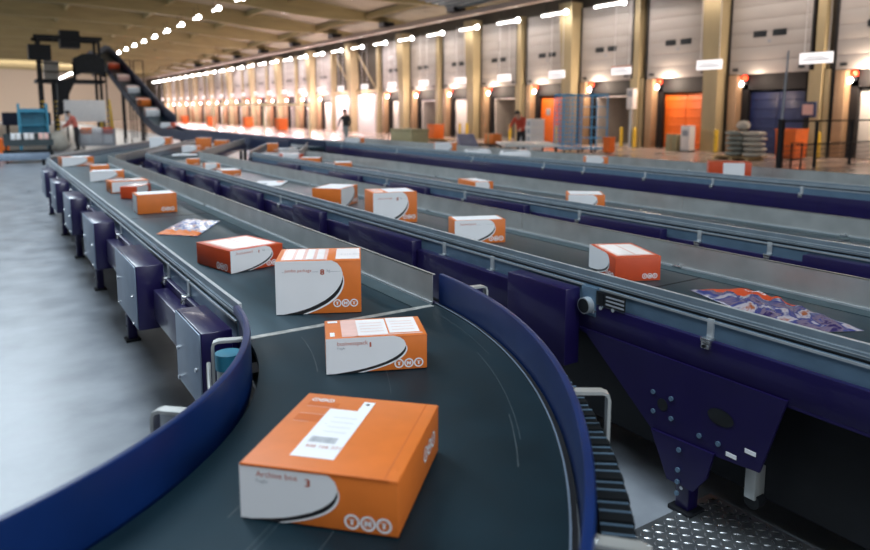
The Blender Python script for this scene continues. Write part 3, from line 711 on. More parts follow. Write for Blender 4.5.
# walls
BAY = 4.535; D0 = 18.84
KS = [k for k in range(-2, 26)]
OPEN = [k for k in KS if k not in (8, 9)]
mb = MB()
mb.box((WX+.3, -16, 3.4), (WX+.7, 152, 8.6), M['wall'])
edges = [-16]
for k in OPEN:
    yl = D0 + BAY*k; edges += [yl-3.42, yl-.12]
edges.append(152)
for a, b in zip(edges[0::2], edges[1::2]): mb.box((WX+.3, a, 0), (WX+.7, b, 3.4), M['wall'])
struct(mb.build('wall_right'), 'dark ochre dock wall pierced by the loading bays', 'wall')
mb = MB(); mb.box((-16, 151.5, 0), (28, 152, 10.4), M['cream']); struct(mb.build('wall_far'), 'cream end wall at the far end of the hall', 'wall')
mb = MB(); mb.box((-16, -16, 0), (28, -15.6, 10.4), M['cream']); struct(mb.build('wall_back'), 'cream end wall behind the camera', 'wall')
mb = MB(); mb.box((-16, -16, 0), (-15.6, 152, 1.0), M['cream']); mb.box((-16, -16, 6.5), (-15.6, 152, 9.6), M['cream'])
for y in by: mb.box((-16, y-.3, 1.0), (-15.6, y+.3, 6.5), M['cream'])
struct(mb.build('wall_left'), 'cream left wall of the hall with a long daylight opening', 'wall')

mb = MB(); mb.box((WX+.7, -16, 3.45), (36, 152, 3.7), M['dark']); mb.box((35.6, -16, 0), (36, 152, 3.45), M['dark']); struct(mb.build('trim_8'), 'added dark slab and screen blocking the sky outside the loading bays', 'sky blocker')  # added slab and screen that keep the sky out of the bay openings
# pillars
for i, y in enumerate([D0+.56+BAY*k for k in range(-2, 26)]):
    k = i-2; mb = MB(); wide = (k % 2 == 0)
    if wide:
        mb.prism([(WX-.55, y-.36, 0), (WX-.55, y+.36, 0), (WX-.55, y+.36, 3), (WX-.75, y+.5, 7.6), (WX-.75, y-.5, 7.6), (WX-.55, y-.36, 3)], (.8, 0, 0), M['pillar'])
    else:
        mb.box((WX-.2, y-.16, 0), (WX+.3, y+.16, 7.4), M['pillar']); mb.box((WX-.1, y-.42, 0), (WX+.28, y-.22, 3.4), M['pillar']); mb.box((WX-.1, y+.22, 0), (WX+.28, y+.40, 3.4), M['pillar'])
    struct(mb.build('pillar'), '%s %s ochre pillar along the dock wall from the near end' % (ORD[i], 'broad' if wide else 'slim'), 'pillar')
# doors
def door(k):
    yl = D0 + BAY*k; y0, y1 = yl-3.52, yl; zb, zt = (3.36, 7.3)
    mb = MB(); n = 7
    for i in range(n):
        z0 = zb + (zt-zb)*i/n; mb.box((WX, y0, z0+.006), (WX+.06, y1, zb+(zt-zb)*(i+1)/n-.006), M['panel'], bev=.008)
    o = mb.build('door_%d' % (k+3)); struct(o, 'raised grey sectional dock door, %s loading bay from the near end' % ORD[k+2], 'dock door')
    for q in (-.43, .43):
        yc = (y0+y1)/2 - .0 + q; mb = MB(); mb.box((WX-.02, yc-.30, 4.87), (WX-.002, yc+.30, 5.13), M['black'], bev=.06 if False else .008); mb.build('window', o)
    mb = MB(); mb.box((WX-.02, (y0+y1)/2-.07, 4.62), (WX-.002, (y0+y1)/2+.07, 4.74), M['gtext']); mb.build('lock_plate', o)
    for yc in (y0+.3, y1-.3): mb = MB(); mb.box((WX-.06, yc-.12, zb+.14), (WX-.002, yc+.12, zb+.26), M['black']); mb.build('bumper', o)
    mb = MB(); mb.box((WX-.12, yl-.46, 0), (WX+.30, yl-.06, 3.34), M['jamb'], bev=.02); mb.build('jamb', o)
    mb = MB(); mb.box((WX+.32, yl-.74, 0), (WX+.52, yl-.44, 3.4), M['rubber']); mb.box((WX+.32, yl-3.42, 2.7), (WX+.50, yl-.44, 3.4), M['rubber']); mb.box((WX+.32, yl-3.42, 0), (WX+.52, yl-3.24, 3.4), M['rubber']); mb.build('dock_seal', o)
    for yc in (y0-.05, y1+.05): mb = MB(); mb.box((WX-.03, yc-.05, 0), (WX+.1, yc+.05, zt), M['rubber']); mb.build('guide_rail', o)
for k in OPEN: door(k)

# plain wall bays with braces and white partitions
for j, k in enumerate((8, 9)):
    yl = D0 + BAY*k; mb = MB(); mb.box((WX-.1, yl-3.4, 0), (WX, yl-.1, 3.2), M['wallwhite']); struct(mb.build('wall_panel_%d' % (j+1)), '%s white wall panel in the bays without doors' % ('nearer' if j == 0 else 'farther'), 'wall panel')
    mb = MB(); mb.tube([(WX-.1, yl-3.6, 3.6), (WX-.1, yl+.3, 7.2)], .07, M['pillar'], 6); mb.box((WX-.1, yl-3.6, 3.35), (WX+.1, yl+.6, 3.6), M['pillar']); struct(mb.build('brace'), '%s diagonal brace above the white wall panels' % ('nearer' if j == 0 else 'farther'), 'brace')
# trailers
kinds = {-2: 'white', -1: 'white', 0: 'navy', 1: 'orange', 2: 'open', 3: 'orangewin', 4: 'open', 5: 'whitebar', 6: 'open', 7: 'whitebar'}
desc = {'white': 'bright white trailer rear', 'navy': 'dark navy trailer rear', 'orange': 'orange ribbed trailer rear', 'open': 'open grey empty trailer', 'orangewin': 'orange trailer rear with two small windows', 'whitebar': 'pale trailer rear with white door bars'}
def trailer(k):
    kd = kinds.get(k, ['open', 'whitebar', 'white', 'orangelow'][(k*7) % 4] if k > 7 else 'white')
    if kd == 'orangelow': kd = 'orange'
    yl = D0 + BAY*k; yc = yl - 1.97; w = 1.24; x0 = WX+.55; ht = 2.62
    root = empty('truck_trailer', (x0, yc, 0))
    tag(root, '%s, %s loading bay from the near end' % (desc[kd], ORD[k+2]), 'trailer', 'trailers in the loading bays')
    bm_ = {'white': 'trwhite', 'navy': 'trnavy', 'orange': 'trorange', 'open': 'trgrey', 'orangewin': 'trorange', 'whitebar': 'trwhite'}[kd]
    mb = MB(); L = 4.5
    mb.box((.04, -w, 0), (L, -w+.06, ht), M[bm_]); mb.box((.04, w-.06, 0), (L, w, ht), M[bm_]); mb.box((.04, -w, ht-.06), (L, w, ht), M[bm_]); mb.box((.04, -w, 0), (L, w, .06), M[bm_]); mb.box((L-.06, -w, 0), (L, w, ht), M[bm_])
    mb.build('body', root)
    if kd != 'open':
        for s in (-1, 1):
            mb = MB(); y0, y1 = (-w, -.008) if s < 0 else (.008, w)
            mb.box((0, y0, .02), (.05, y1, ht-.02), M[bm_], bev=.01)
            if kd in ('orange', 'navy'):
                for i in range(6): mb.box((-.025, y0+.02, .25+i*.4), (.0, y1-.02, .37+i*.4), M[bm_], bev=.006)
            d = mb.build('rear_door', root)
            if kd == 'orangewin': mb = MB(); mb.box((-.01, s*.62-.18, 1.55), (.0, s*.62+.18, 1.95), M['gtext'], bev=.004); mb.build('window', d)
            if kd == 'whitebar':
                mb = MB(); mb.cyl((-.03, s*.4, .1), (-.03, s*.4, 2.5), .03, M['wallwhite'], 8); mb.build('lock_bar', d)
    else:
        mb = MB()
        for s in (-1, 1): mb.box((0, s*w-.05, 0), (.05, s*w+.05, ht), M['trwhite'])
        mb.box((0, -w, ht-.1), (.05, w, ht), M['trwhite']); mb.build('door_frame', root)
    # bay lamp: red and white lenses on an arm, left of the opening
    lr = tag(empty('bay_lamp', (WX+.25, yl-.62, 3.0)), 'red and white signal lamp above the %s loading bay from the near end' % ORD[k+2], 'lamp', 'bay signal lamps')
    mb = MB(); mb.box((.0, -.05, -.05), (.08, .05, .38), M['dark']); mb.build('bracket', lr)
    mb = MB(); mb.tube([(-.06, 0, .12), (-.05, 0, .26), (-.04, 0, .33)], .13, M['redlens'], 10, rad=[.10, .12, .05]); mb.build('red_lens', lr)
    mb = MB(); mb.tube([(-.10, .12, -.14), (-.08, .12, -.02), (-.05, .12, .06)], .1, M['floodlens'], 10, rad=[.05, .085, .04]); mb.build('white_lens', lr)
for k in OPEN: trailer(k)
# hanging tube lamps along the docks with their signs
ys = [25.0 + 4.0*i for i in range(29)]
def tube_lamp(first, y, x, z, Lh):
    if first is None:
        root = empty('tube_lamp', (x, y, z))
        mb = MB(); mb.box((-.10, -Lh, .05), (.10, Lh, .13), M['lampbody'], bev=.01); mb.build('housing', root)
        mb = MB(); mb.tube([(0, -Lh, 0), (0, Lh, 0)], .04, M['lamp'], 8); mb.build('tube', root)
        mb = MB(); mb.tube([(0, -Lh-.10, .02), (0, -Lh-.02, .02), (0, -Lh+.14, .02)], .1, M['lamphead'], 10, rad=[.07, .14, .08]); mb.build('end_lens', root)
        for q in (-.6, .6): mb = MB(); mb.tube([(0, min(q, Lh-.1) if q > 0 else max(q, .1-Lh), .13), (0, min(q, Lh-.1) if q > 0 else max(q, .1-Lh), .72)], .015, M['dark'], 5); mb.build('hanger', root)
        return root
    c = copy_tree(first); c.location = (x, y, z); return c
fl = None
for i, y in enumerate(ys):
    o = tube_lamp(fl, y, 26.4, 7.02, .95); fl = fl or o; tag(o, 'bright tube lamp along the dock wall, %s from the near end' % ORD[i], 'lamp', 'tube lamps along the dock wall')
fl = None
for i in range(27):
    y = 32.5 + 4.45*i; o = tube_lamp(fl, y, 11.6, 7.6, .6); fl = fl or o; tag(o, 'bright lamp under the roof centre, %s from the near end' % ORD[i], 'lamp', 'lamps under the roof centre')
fs_ = None
for i, k in enumerate([k for k in range(-1, 26)]):
    y = 19.15 + BAY*k - (.0 if k > 0 else .35)
    if fs_ is None:
        fs_ = empty('hanging_sign', (26.0, y, 3.55))
        mb = MB(); mb.box((-.015, -.62, 0), (.015, .62, .40), M['sign'], bev=.006); mb.build('board', fs_)
        mb = MB()
        for q in (-.45, .45): mb.tube([(0, q, .40), (0, q, 3.6)], .012, M['label'], 5)
        mb.build('suspension_rod', fs_)
        o = fs_
    else:
        o = copy_tree(fs_); o.location.y = y
    mb = MB(); mb.box((-.02, -.50, .12), (-.0155, .50, .16), M['gtext']); mb.box((-.02, -.30, .22), (-.0155, .40, .25), M['gtext'])
    if i == 2: mb.box((-.021, -.62, .34), (-.0155, .62, .40), M['orange'])
    mb.build('print', o)
    tag(o, 'white board hung on rods by the dock wall, %s from the near end' % ORD[i], 'sign', 'hanging bay boards')
# cable duct above the lamps and heaters at the beam ends
mb = MB(); mb.box((25.25, -10, 7.62), (25.75, 150, 7.92), M['duct'], bev=.02); tag(mb.build('cable_trunking'), 'long pale duct running above the tube lamps along the dock wall', 'duct')
for i, y in enumerate(by[1:12]):
    mb = MB(); mb.box((24.9, y-1.1, 7.925), (25.8, y-.25, 8.28), M['dark'], bev=.03); o = mb.build('air_heater'); tag(o, 'dark unit heater sitting on the duct, %s from the near end' % ORD[i], 'heater', 'unit heaters on the duct')
    mb = MB()
    for j in range(5): mb.box((24.87, y-1.06+j*.165, 7.97), (24.9, y-.97+j*.165, 8.24), M['gtext'])
    mb.build('grille', o)
# bollards
for i, (x, y) in enumerate([(27.0, 14.5), (26.9, 15.6), (26.6, 19.9), (26.6, 18.7), (26.9, 24.35), (26.9, 23.5), (26.7, 28.9), (26.7, 33.0), (26.6, 37.4), (26.6, 38.2)]):
    mb = MB(); mb.tube([(0, 0, 0), (0, 0, .95), (0, 0, 1.0)], .09, M['yellow'], 12, rad=[.09, .09, .05]); mb.disc((0, 0, 0), (0, 0, 1), .15, .02, M['dark'])
    tag(mb.build('bollard', loc=(x, y, 0)), 'yellow steel bollard at the dock wall, %s from the near end' % ORD[i], 'bollard', 'yellow bollards')

# ------------------------------------------------------------------ dock floor things
def lattice(root, nm, w, d, h, m, z0=.18, step=.22, r=.017):
    for s in (-1, 1):
        mb = MB()
        n = int(w/step)
        for i in range(n+1): x = -w/2 + w*i/n; mb.tube([(x, s*d/2, z0), (x, s*d/2, h)], r, m, 4)
        for j in range(int((h-z0)/step)+1): z = z0 + j*step; mb.tube([(-w/2, s*d/2, z), (w/2, s*d/2, z)], r, m, 4)
        mb.build('mesh_panel', root)
    for s in (-1, 1):
        mb = MB(); n = int(d/step)
        for i in range(n+1): y = -d/2 + d*i/n; mb.tube([(s*w/2, y, z0), (s*w/2, y, h)], r, m, 4)
        for j in range(int((h-z0)/step)+1): z = z0 + j*step; mb.tube([(s*w/2, -d/2, z), (s*w/2, d/2, z)], r, m, 4)
        mb.build('mesh_panel', root)
def roll_cage(label, x, y, rot, w, d, h, m, load=None, step=.22):
    root = empty('roll_cage', (x, y, 0), rot); tag(root, label, 'roll cage', 'roll cages')
    mb = MB(); mb.box((-w/2, -d/2, .14), (w/2, d/2, .19), m); mb.build('base', root)
    for sx in (-1, 1):
        for sy in (-1, 1):
            mb = MB(); mb.tube([(sx*w/2, sy*d/2, .14), (sx*w/2, sy*d/2, h)], .028, m, 6); mb.build('post', root)
            mb = MB(); mb.cyl((sx*(w/2-.06)-.02, sy*(d/2-.06), .065), (sx*(w/2-.06)+.02, sy*(d/2-.06), .065), .065, M['black'], 12); mb.box((sx*(w/2-.06)-.03, sy*(d/2-.06)-.03, .10), (sx*(w/2-.06)+.03, sy*(d/2-.06)+.03, .15), M['steel']); mb.build('caster', root)
    mb = MB(); mb.tube([(-w/2, -d/2, h), (w/2, -d/2, h), (w/2, d/2, h), (-w/2, d/2, h)], .028, m, 6, closed=True); mb.build('top_rim', root)
    lattice(root, 'mesh', w, d, h, m, step=step)
    return root
roll_cage('tall blue roll cage in front of the orange trailer with windows', 21.45, 22.5, -.2, .85, .8, 2.5, M['lightblue'], step=.19)
roll_cage('blue roll cage with open mesh, right neighbour of the tall one', 22.45, 21.9, -.2, .8, .8, 2.5, M['lightblue'], step=.45)
def bin_(label, x, y, w, d, h, m, rot=0, name='storage_bin', cat='bin', group='orange bins'):
    root = empty(name, (x, y, 0), rot); tag(root, label, cat, group)
    mb = MB(); t = .03
    mb.prism([(-w*.44, -d*.44, .05), (w*.44, -d*.44, .05), (w*.5, -d*.5, h), (-w*.5, -d*.5, h)], (0, t, 0), m); mb.prism([(-w*.44, d*.44-t, .05), (w*.44, d*.44-t, .05), (w*.5, d*.5-t, h), (-w*.5, d*.5-t, h)], (0, t, 0), m)
    mb.prism([(-w*.5, -d*.44, .05), (-w*.5, d*.44, .05), (-w*.5, d*.5, h), (-w*.5, -d*.5, h)], (t, 0, 0), m); mb.prism([(w*.5-t, -d*.44, .05), (w*.5-t, d*.44, .05), (w*.5-t, d*.5, h), (w*.5-t, -d*.5, h)], (t, 0, 0), m)
    mb.box((-w*.45, -d*.45, .05), (w*.45, d*.45, .1), m); mb.box((-w*.3, -d*.3, 0), (w*.3, d*.3, .05), M['dark']); mb.build('tub', root)
    mb = MB(); mb.tube([(-w*.5, -d*.5, h), (w*.5, -d*.5, h), (w*.5, d*.5, h), (-w*.5, d*.5, h)], .035, m, 6, closed=True); mb.build('rim', root)
    return root
bin_('orange bin between the dark mesh fence and the bright loading bay', 25.6, 14.75, .85, .8, 1.1, M['trorange'])
bin_('small orange bin to the right of the blue roll cages', 22.35, 20.9, .36, .36, .66, M['trorange'])
# crates stack
for i in range(4):
    mb = MB(); mb.box((-.36, -.5, .0), (.36, .5, .34), M['wallwhite'], bev=.02); mb.box((-.375, -.52, .30), (.375, .52, .35), M['trwhite'], bev=.01)
    for q in (-.3, 0, .3): mb.box((-.37, q-.08, .06), (-.358, q+.08, .26), M['gtext'])
    tag(mb.build('crate', loc=(21.2, 24.6, .01+i*.36), rotz=-.15), '%s pale crate from the floor in the stack left of the blue roll cages' % ORD[i], 'crate', 'stacked pale crates')
# sacks
sk = 0
for i in range(5):
    for j in range(2):
        mb = MB(); bm = bmesh.new(); bmesh.ops.create_icosphere(bm, subdivisions=3, radius=1)
        random.seed(i*5+j)
        for v in bm.verts:
            c = v.co; f = 1+.06*math.sin(c.x*5+i)+.05*math.sin(c.y*7+j*2)
            v.co = Vector((math.copysign(abs(c.x)**.6, c.x)*.36*f, math.copysign(abs(c.y)**.6, c.y)*.34*f, math.copysign(abs(c.z)**.7, c.z)*.085*f + .09))
        mb.bmadd(bm, M['bag'] if j == 0 else M['bagw']); sk += 1
        tag(mb.build('sack', loc=(23.6+.05*(i % 2), 15.72 - j*.74+.01*(i % 3), .13+i*.19), rotz=.03*(i-2)), '%s sack in the pile before the navy trailer, %s layer up' % (['grey', 'beige'][j], ORD[i]), 'sack', 'piled sacks')
mb = MB(); bm = bmesh.new(); bmesh.ops.create_icosphere(bm, subdivisions=3, radius=.24)
for v in bm.verts: v.co.z = v.co.z*.75 + .17; v.co *= 1+.08*math.sin(v.co.x*14+v.co.y*9)
mb.bmadd(bm, M['bagw']); tag(mb.build('sack', loc=(23.65, 15.5, 1.09)), 'round white sack on top of the grey and beige pile', 'sack', 'piled sacks')
mb = MB()
for q in (-.4, 0, .4): mb.box((-.5, q*1.6-.06, 0), (.5, q*1.6+.06, .09), M['wood'])
for i in range(6): mb.box((-.5+i*.18, -.85, .09), (-.38+i*.18, .85, .12), M['wood'])
tag(mb.build('pallet', loc=(23.62, 15.6, 0)), 'wooden pallet under the pile of sacks', 'pallet')
# white machine, khaki box
mb = MB(); mb.box((-.2, -.24, .04), (.2, .24, 1.15), M['wallwhite'], bev=.03); mb.box((-.22, -.26, 0), (.22, .26, .05), M['dark']); o = mb.build('cabinet', loc=(26.2, 19.85, 0)); tag(o, 'narrow white cabinet in front of the orange ribbed trailer', 'cabinet')
mb = MB(); mb.box((-.21, -.15, .7), (-.2, .15, .95), M['gtext']); mb.build('panel', o)
mb = MB(); mb.box((-.25, -.3, 0), (.25, .3, .75), M['khaki'], bev=.02); mb.box((-.26, -.03, 0), (.26, .03, .752), M['wood']); tag(mb.build('box', loc=(26.2, 20.55, 0)), 'khaki box beside the narrow white cabinet', 'box')
mb = MB(); mb.box((-.15, -.2, 1.9), (.15, .2, 2.9), M['wallwhite'], bev=.02); mb.box((-.06, -.07, 0), (.06, .07, 1.9), M['steel']); mb.box((-.16, -.15, 2.5), (-.15, .15, 2.8), M['gtext']); tag(mb.build('control_box', loc=(26.9, 23.75, 0)), 'white control box on a post beside the orange trailer bay', 'control box')
mb = MB(); mb.box((-.05, -.3, 1.55), (.05, .3, 2.15), M['trnavy'], bev=.01); mb.box((-.06, -.22, 1.65), (-.05, .2, 2.05), M['pink']); mb.box((-.03, -.05, 0), (.03, .05, 1.55), M['dark']); tag(mb.build('control_box', loc=(26.6, 14.75, 0)), 'dark control box with a pale screen on the post beside the bright bay', 'control box')
# olive chest, pallet goods, chute
mb = MB(); mb.box((-.45, -.95, .05), (.45, .95, .95), M['khaki'], bev=.03); mb.box((-.47, -.97, .90), (.47, .97, 1.0), M['khaki'], bev=.02); mb.box((-.4, -.9, 0), (.4, .9, .06), M['dark']); tag(mb.build('chest', loc=(16.2, 27.3, 0)), 'olive green chest on the dock floor left of the loading bays with open trailers', 'chest')
mb = MB()
for q in (-.6, 0, .6): mb.box((-.6, q-.06, 0), (.6, q+.06, .1), M['wood'])
mb.box((-.6, -1.6, .1), (.6, 1.6, .14), M['wood']); tag(mb.build('pallet', loc=(23.0, 35.9, .0)), 'long wooden pallet under the orange crate', 'pallet')
mb = MB(); mb.box((-.36, -.4, 0), (.36, .4, .85), M['trorange'], bev=.03); mb.box((-.38, -.42, .78), (.38, .42, .87), M['trorange'], bev=.02); tag(mb.build('crate', loc=(23.0, 35.6, .141)), 'big orange crate on the long pallet before the open trailer', 'crate')
ch = tag(empty('sloping_chute', (12.2, 17.6, 0), -.55), 'blue sloping chute standing behind the farthest belt', 'chute')
mb = MB(); mb.prism([(0, -.9, .60), (0, .9, .92), (0, .9, 1.08), (0, -.9, .76)], (.55, 0, 0), M['blue']); mb.build('slide', ch)
for y, z in ((-.8, .60), (.8, .89)):
    for x in (.02, .47): mb = MB(); mb.box((x, y-.03, 0), (x+.06, y+.03, z), M['dark']); mb.build('leg', ch)
bx = tag(empty('work_table', (13.6, 16.0, 0), -.55), 'grey table strewn with pale mail beside the bending person', 'table')
mb = MB(); mb.box((-.8, -1.2, .78), (.8, 1.2, .84), M['steel'], bev=.01); mb.build('table_top', bx)
for x in (-.7, .64):
    for y in (-1.1, 1.04): mb = MB(); mb.box((x, y, 0), (x+.06, y+.06, .78), M['dark']); mb.build('leg', bx)
# dark mesh fence at the right
fe = tag(empty('mesh_fence', (20.4, 12.1, 0)), 'dark wire mesh fence at the picture edge with one tall thin pole', 'fence')
mb = MB(); mb.box((-.07, -.07, 0), (.07, .07, 1.55), M['dark']); mb.tube([(0, 0, 1.5), (0.1, 0, 3.6)], .035, M['gtext'], 6); mb.build('post', fe)
for x in (2.0, 4.2, 6.6): mb = MB(); mb.box((x-.04, -.04, 0), (x+.04, .04, 1.5), M['dark']); mb.build('post', fe)
mb = MB(); mb.box((0, -.025, 1.46), (6.6, .025, 1.51), M['dark']); mb.box((.9, -.02, .74), (6.6, .02, .77), M['dark']); mb.build('rail', fe)
mb = MB()
for i in range(44): mb.tube([(.1+i*.15, 0, .05), (.1+i*.15, 0, .75)], .009, M['dark'], 4)
for j in range(5): mb.tube([(0, 0, .12+j*.15), (6.6, 0, .12+j*.15)], .009, M['dark'], 4)
mb.build('mesh', fe)
mb = MB(); mb.tube([(.2, -.25, 0), (.2, -.25, .82), (.75, -.25, .82), (.75, -.25, 0)], .03, M['dark'], 6); mb.build('gate_frame', fe)
# height bar
hb = tag(empty('height_bar', (12.4, 46, 0)), 'long pale yellow bar on posts spanning the floor before the far bays', 'barrier')
M['barpaint'] = mat('pale_yellow_bar', (.85, .74, .48), .4, 0, var=.04)
mb = MB(); mb.box((0, -.06, 2.16), (6.8, .06, 2.30), M['barpaint']); mb.build('bar', hb)
for x in (0, 3.4, 6.7): mb = MB(); mb.box((x, -.05, 0), (x+.1, .05, 2.16), M['barpaint']); mb.build('post', hb)
# far dock clutter: orange containers
for i, (x, y) in enumerate([(23, 62), (24, 75), (23.5, 88), (24, 104)]):
    bin_('orange bin far along the dock, %s from the near end' % ORD[i], x, y, .9, .9, 1.1, M['trorange'], group='far orange bins')

# ------------------------------------------------------------------ left far corner
M['inblue2'] = mat('dark_green_grey', (.03, .045, .05), .5, 0, var=.2)
ct = tag(empty('parts_cart', (1.15, 28.4, 0)), 'dark cart with a grey tray at the left picture edge', 'cart')
mb = MB(); mb.box((-.75, -.5, .12), (.75, .5, .42), M['dark'], bev=.02); mb.build('base', ct)
mb = MB(); mb.box((-.72, -.5, .60), (.78, .5, .66), M['inblue2']); mb.box((-.72, -.5, .66), (.78, -.47, .82), M['inblue2']); mb.box((-.72, .47, .66), (.78, .5, 1.0), M['inblue2']); mb.build('tray', ct)
for x in (-.68, .66):
    for y in (-.45, .40): mb = MB(); mb.box((x, y, .4), (x+.05, y+.05, .62), M['dark']); mb.cyl((x, y+.02, .06), (x+.05, y+.02, .06), .06, M['black'], 10); mb.build('wheel_post', ct)
for i, (x, m, lb) in enumerate([(-.35, 'label', 'white carton standing in the tray of the dark cart'), (.05, 'film', 'taller pale carton in the middle of the cart tray'), (.5, 'pink', 'pinkish carton at the end of the cart tray')]):
    mb = MB(); mb.box((-.15, -.16, 0), (.15, .16, .36), M[m], bev=.01); mb.box((-.02, -.162, 0), (.02, .162, .362), M['trgrey']); tag(mb.build('carton', loc=(1.15+x, 28.3, .662)), lb, 'carton', 'cartons on the cart')
rk = tag(empty('tool_rack', (1.6, 33, 0)), 'teal blue rack behind the dark cart at the left edge', 'rack')
for x in (-.5, .5):
    for y in (-.3, .3): mb = MB(); mb.box((x-.04, y-.04, 0), (x+.04, y+.04, 2.1), M['teal']); mb.build('post', rk)
mb = MB(); mb.box((-.52, .26, .9), (.52, .32, 1.9), M['teal']); mb.build('back_panel', rk)
for z in (.6, 1.2, 1.75): mb = MB(); mb.box((-.5, -.3, z), (.5, .3, z+.04), M['teal']); mb.build('shelf', rk)
br = tag(empty('floor_barrier', (-.6, 26.6, 0)), 'low steel blue barrier rail at the left picture edge', 'barrier')
mb = MB(); mb.box((-.8, -.05, .18), (2.3, .05, .42), M['cover'], bev=.02); mb.build('rail', br)
for x in (-.6, .8, 2.1): mb = MB(); mb.box((x-.05, -.05, 0), (x+.05, .05, .2), M['dark']); mb.build('post', br)
fm = tag(empty('sorting_machine', (2.7, 58, 0)), 'blue machine frame in the distance behind the teal rack', 'machine')
mb = MB(); mb.box((-1.8, -1, .8), (1.2, 1, 1.7), M['inblue'], bev=.05); mb.build('housing', fm)
for x in (-1.5, .9): mb = MB(); mb.box((x-.1, -.8, 0), (x+.1, .8, .82), M['dark']); mb.build('leg', fm)
bin_('orange bin at the far left behind the dark cart', .3, 31, .7, .6, .75, M['trorange'], group='orange bins')
# crates by the standing person
tc_ = tag(empty('mail_trolley', (4.35, 36.6, 0)), 'grey wire trolley heaped with white and orange mail beside the tower', 'trolley')
mb = MB(); mb.box((-.75, -.5, .2), (.75, .5, .25), M['gtext']); mb.build('base', tc_); lattice(tc_, 'mesh', 1.5, 1.0, .95, M['gtext'], step=.12, r=.016)
for x in (-.6, .6):
    for y in (-.4, .4): mb = MB(); mb.cyl((x-.02, y, .1), (x+.02, y, .1), .1, M['black'], 10); mb.build('wheel', tc_)
random.seed(11)
for i, (x, y, z, m) in enumerate([(-.47, 0, .26, 'label'), (.0, .0, .26, 'film'), (.47, 0, .26, 'label'), (-.44, 0, .72, 'orange'), (.015, .05, .72, 'film'), (.47, -.05, .72, 'redorange')]):
    mb = MB(); mb.box((-.22, -.3, 0), (.22, .3, .45 if z < .5 else .3), M[m], bev=.02)
    tag(mb.build('mail_bundle', loc=(4.35+x, 36.6+y, z)), '%s bundle, %s of the %s layer in the wire trolley' % ({'label': 'white', 'film': 'glossy white', 'orange': 'orange', 'redorange': 'red'}[m], ORD[i % 3], 'lower' if z < .5 else 'upper'), 'mail bundle', 'mail in the wire trolley')
sb = tag(empty('notice_board', (4.3, 39.5, 0)), 'large white board standing behind the salmon-shirted person', 'board')
mb = MB(); mb.box((-1.0, -.03, 1.25), (.9, .03, 2.35), M['wallwhite'], bev=.01); mb.build('board_panel', sb)
for x in (-.9, .8): mb = MB(); mb.box((x-.04, -.04, 0), (x+.04, .04, 1.3), M['dark']); mb.build('leg', sb)
yl_ = tag(empty('step_ladder', (5.4, 41, 0)), 'yellow step ladder under the incline conveyor', 'ladder')
for x in (-.3, .3): mb = MB(); mb.tube([(x, -.5, 0), (x*.7, 0, 2.4)], .05, M['yellow'], 6); mb.tube([(x, .5, 0), (x*.7, 0, 2.4)], .04, M['yellow'], 6); mb.build('stile', yl_)
mb = MB()
for j in range(7): t = (j+.6)/8; mb.box((-.28+.06*t, -.5+.5*t-.06, 2.4*t), (.28-.06*t, -.5+.5*t+.06, 2.4*t+.04), M['yellow'])
mb.build('tread', yl_)
mb = MB(); bm = bmesh.new(); bmesh.ops.create_icosphere(bm, subdivisions=3, radius=.45)
for v in bm.verts: v.co.z = (v.co.z+.42)*1.05 if v.co.z > -.42 else 0; v.co.x *= 1+.1*math.sin(v.co.z*9)
mb.bmadd(bm, M['bagw']); tag(mb.build('sack', loc=(2.65, 35.6, 0)), 'white sack on the floor left of the salmon-shirted person', 'sack')

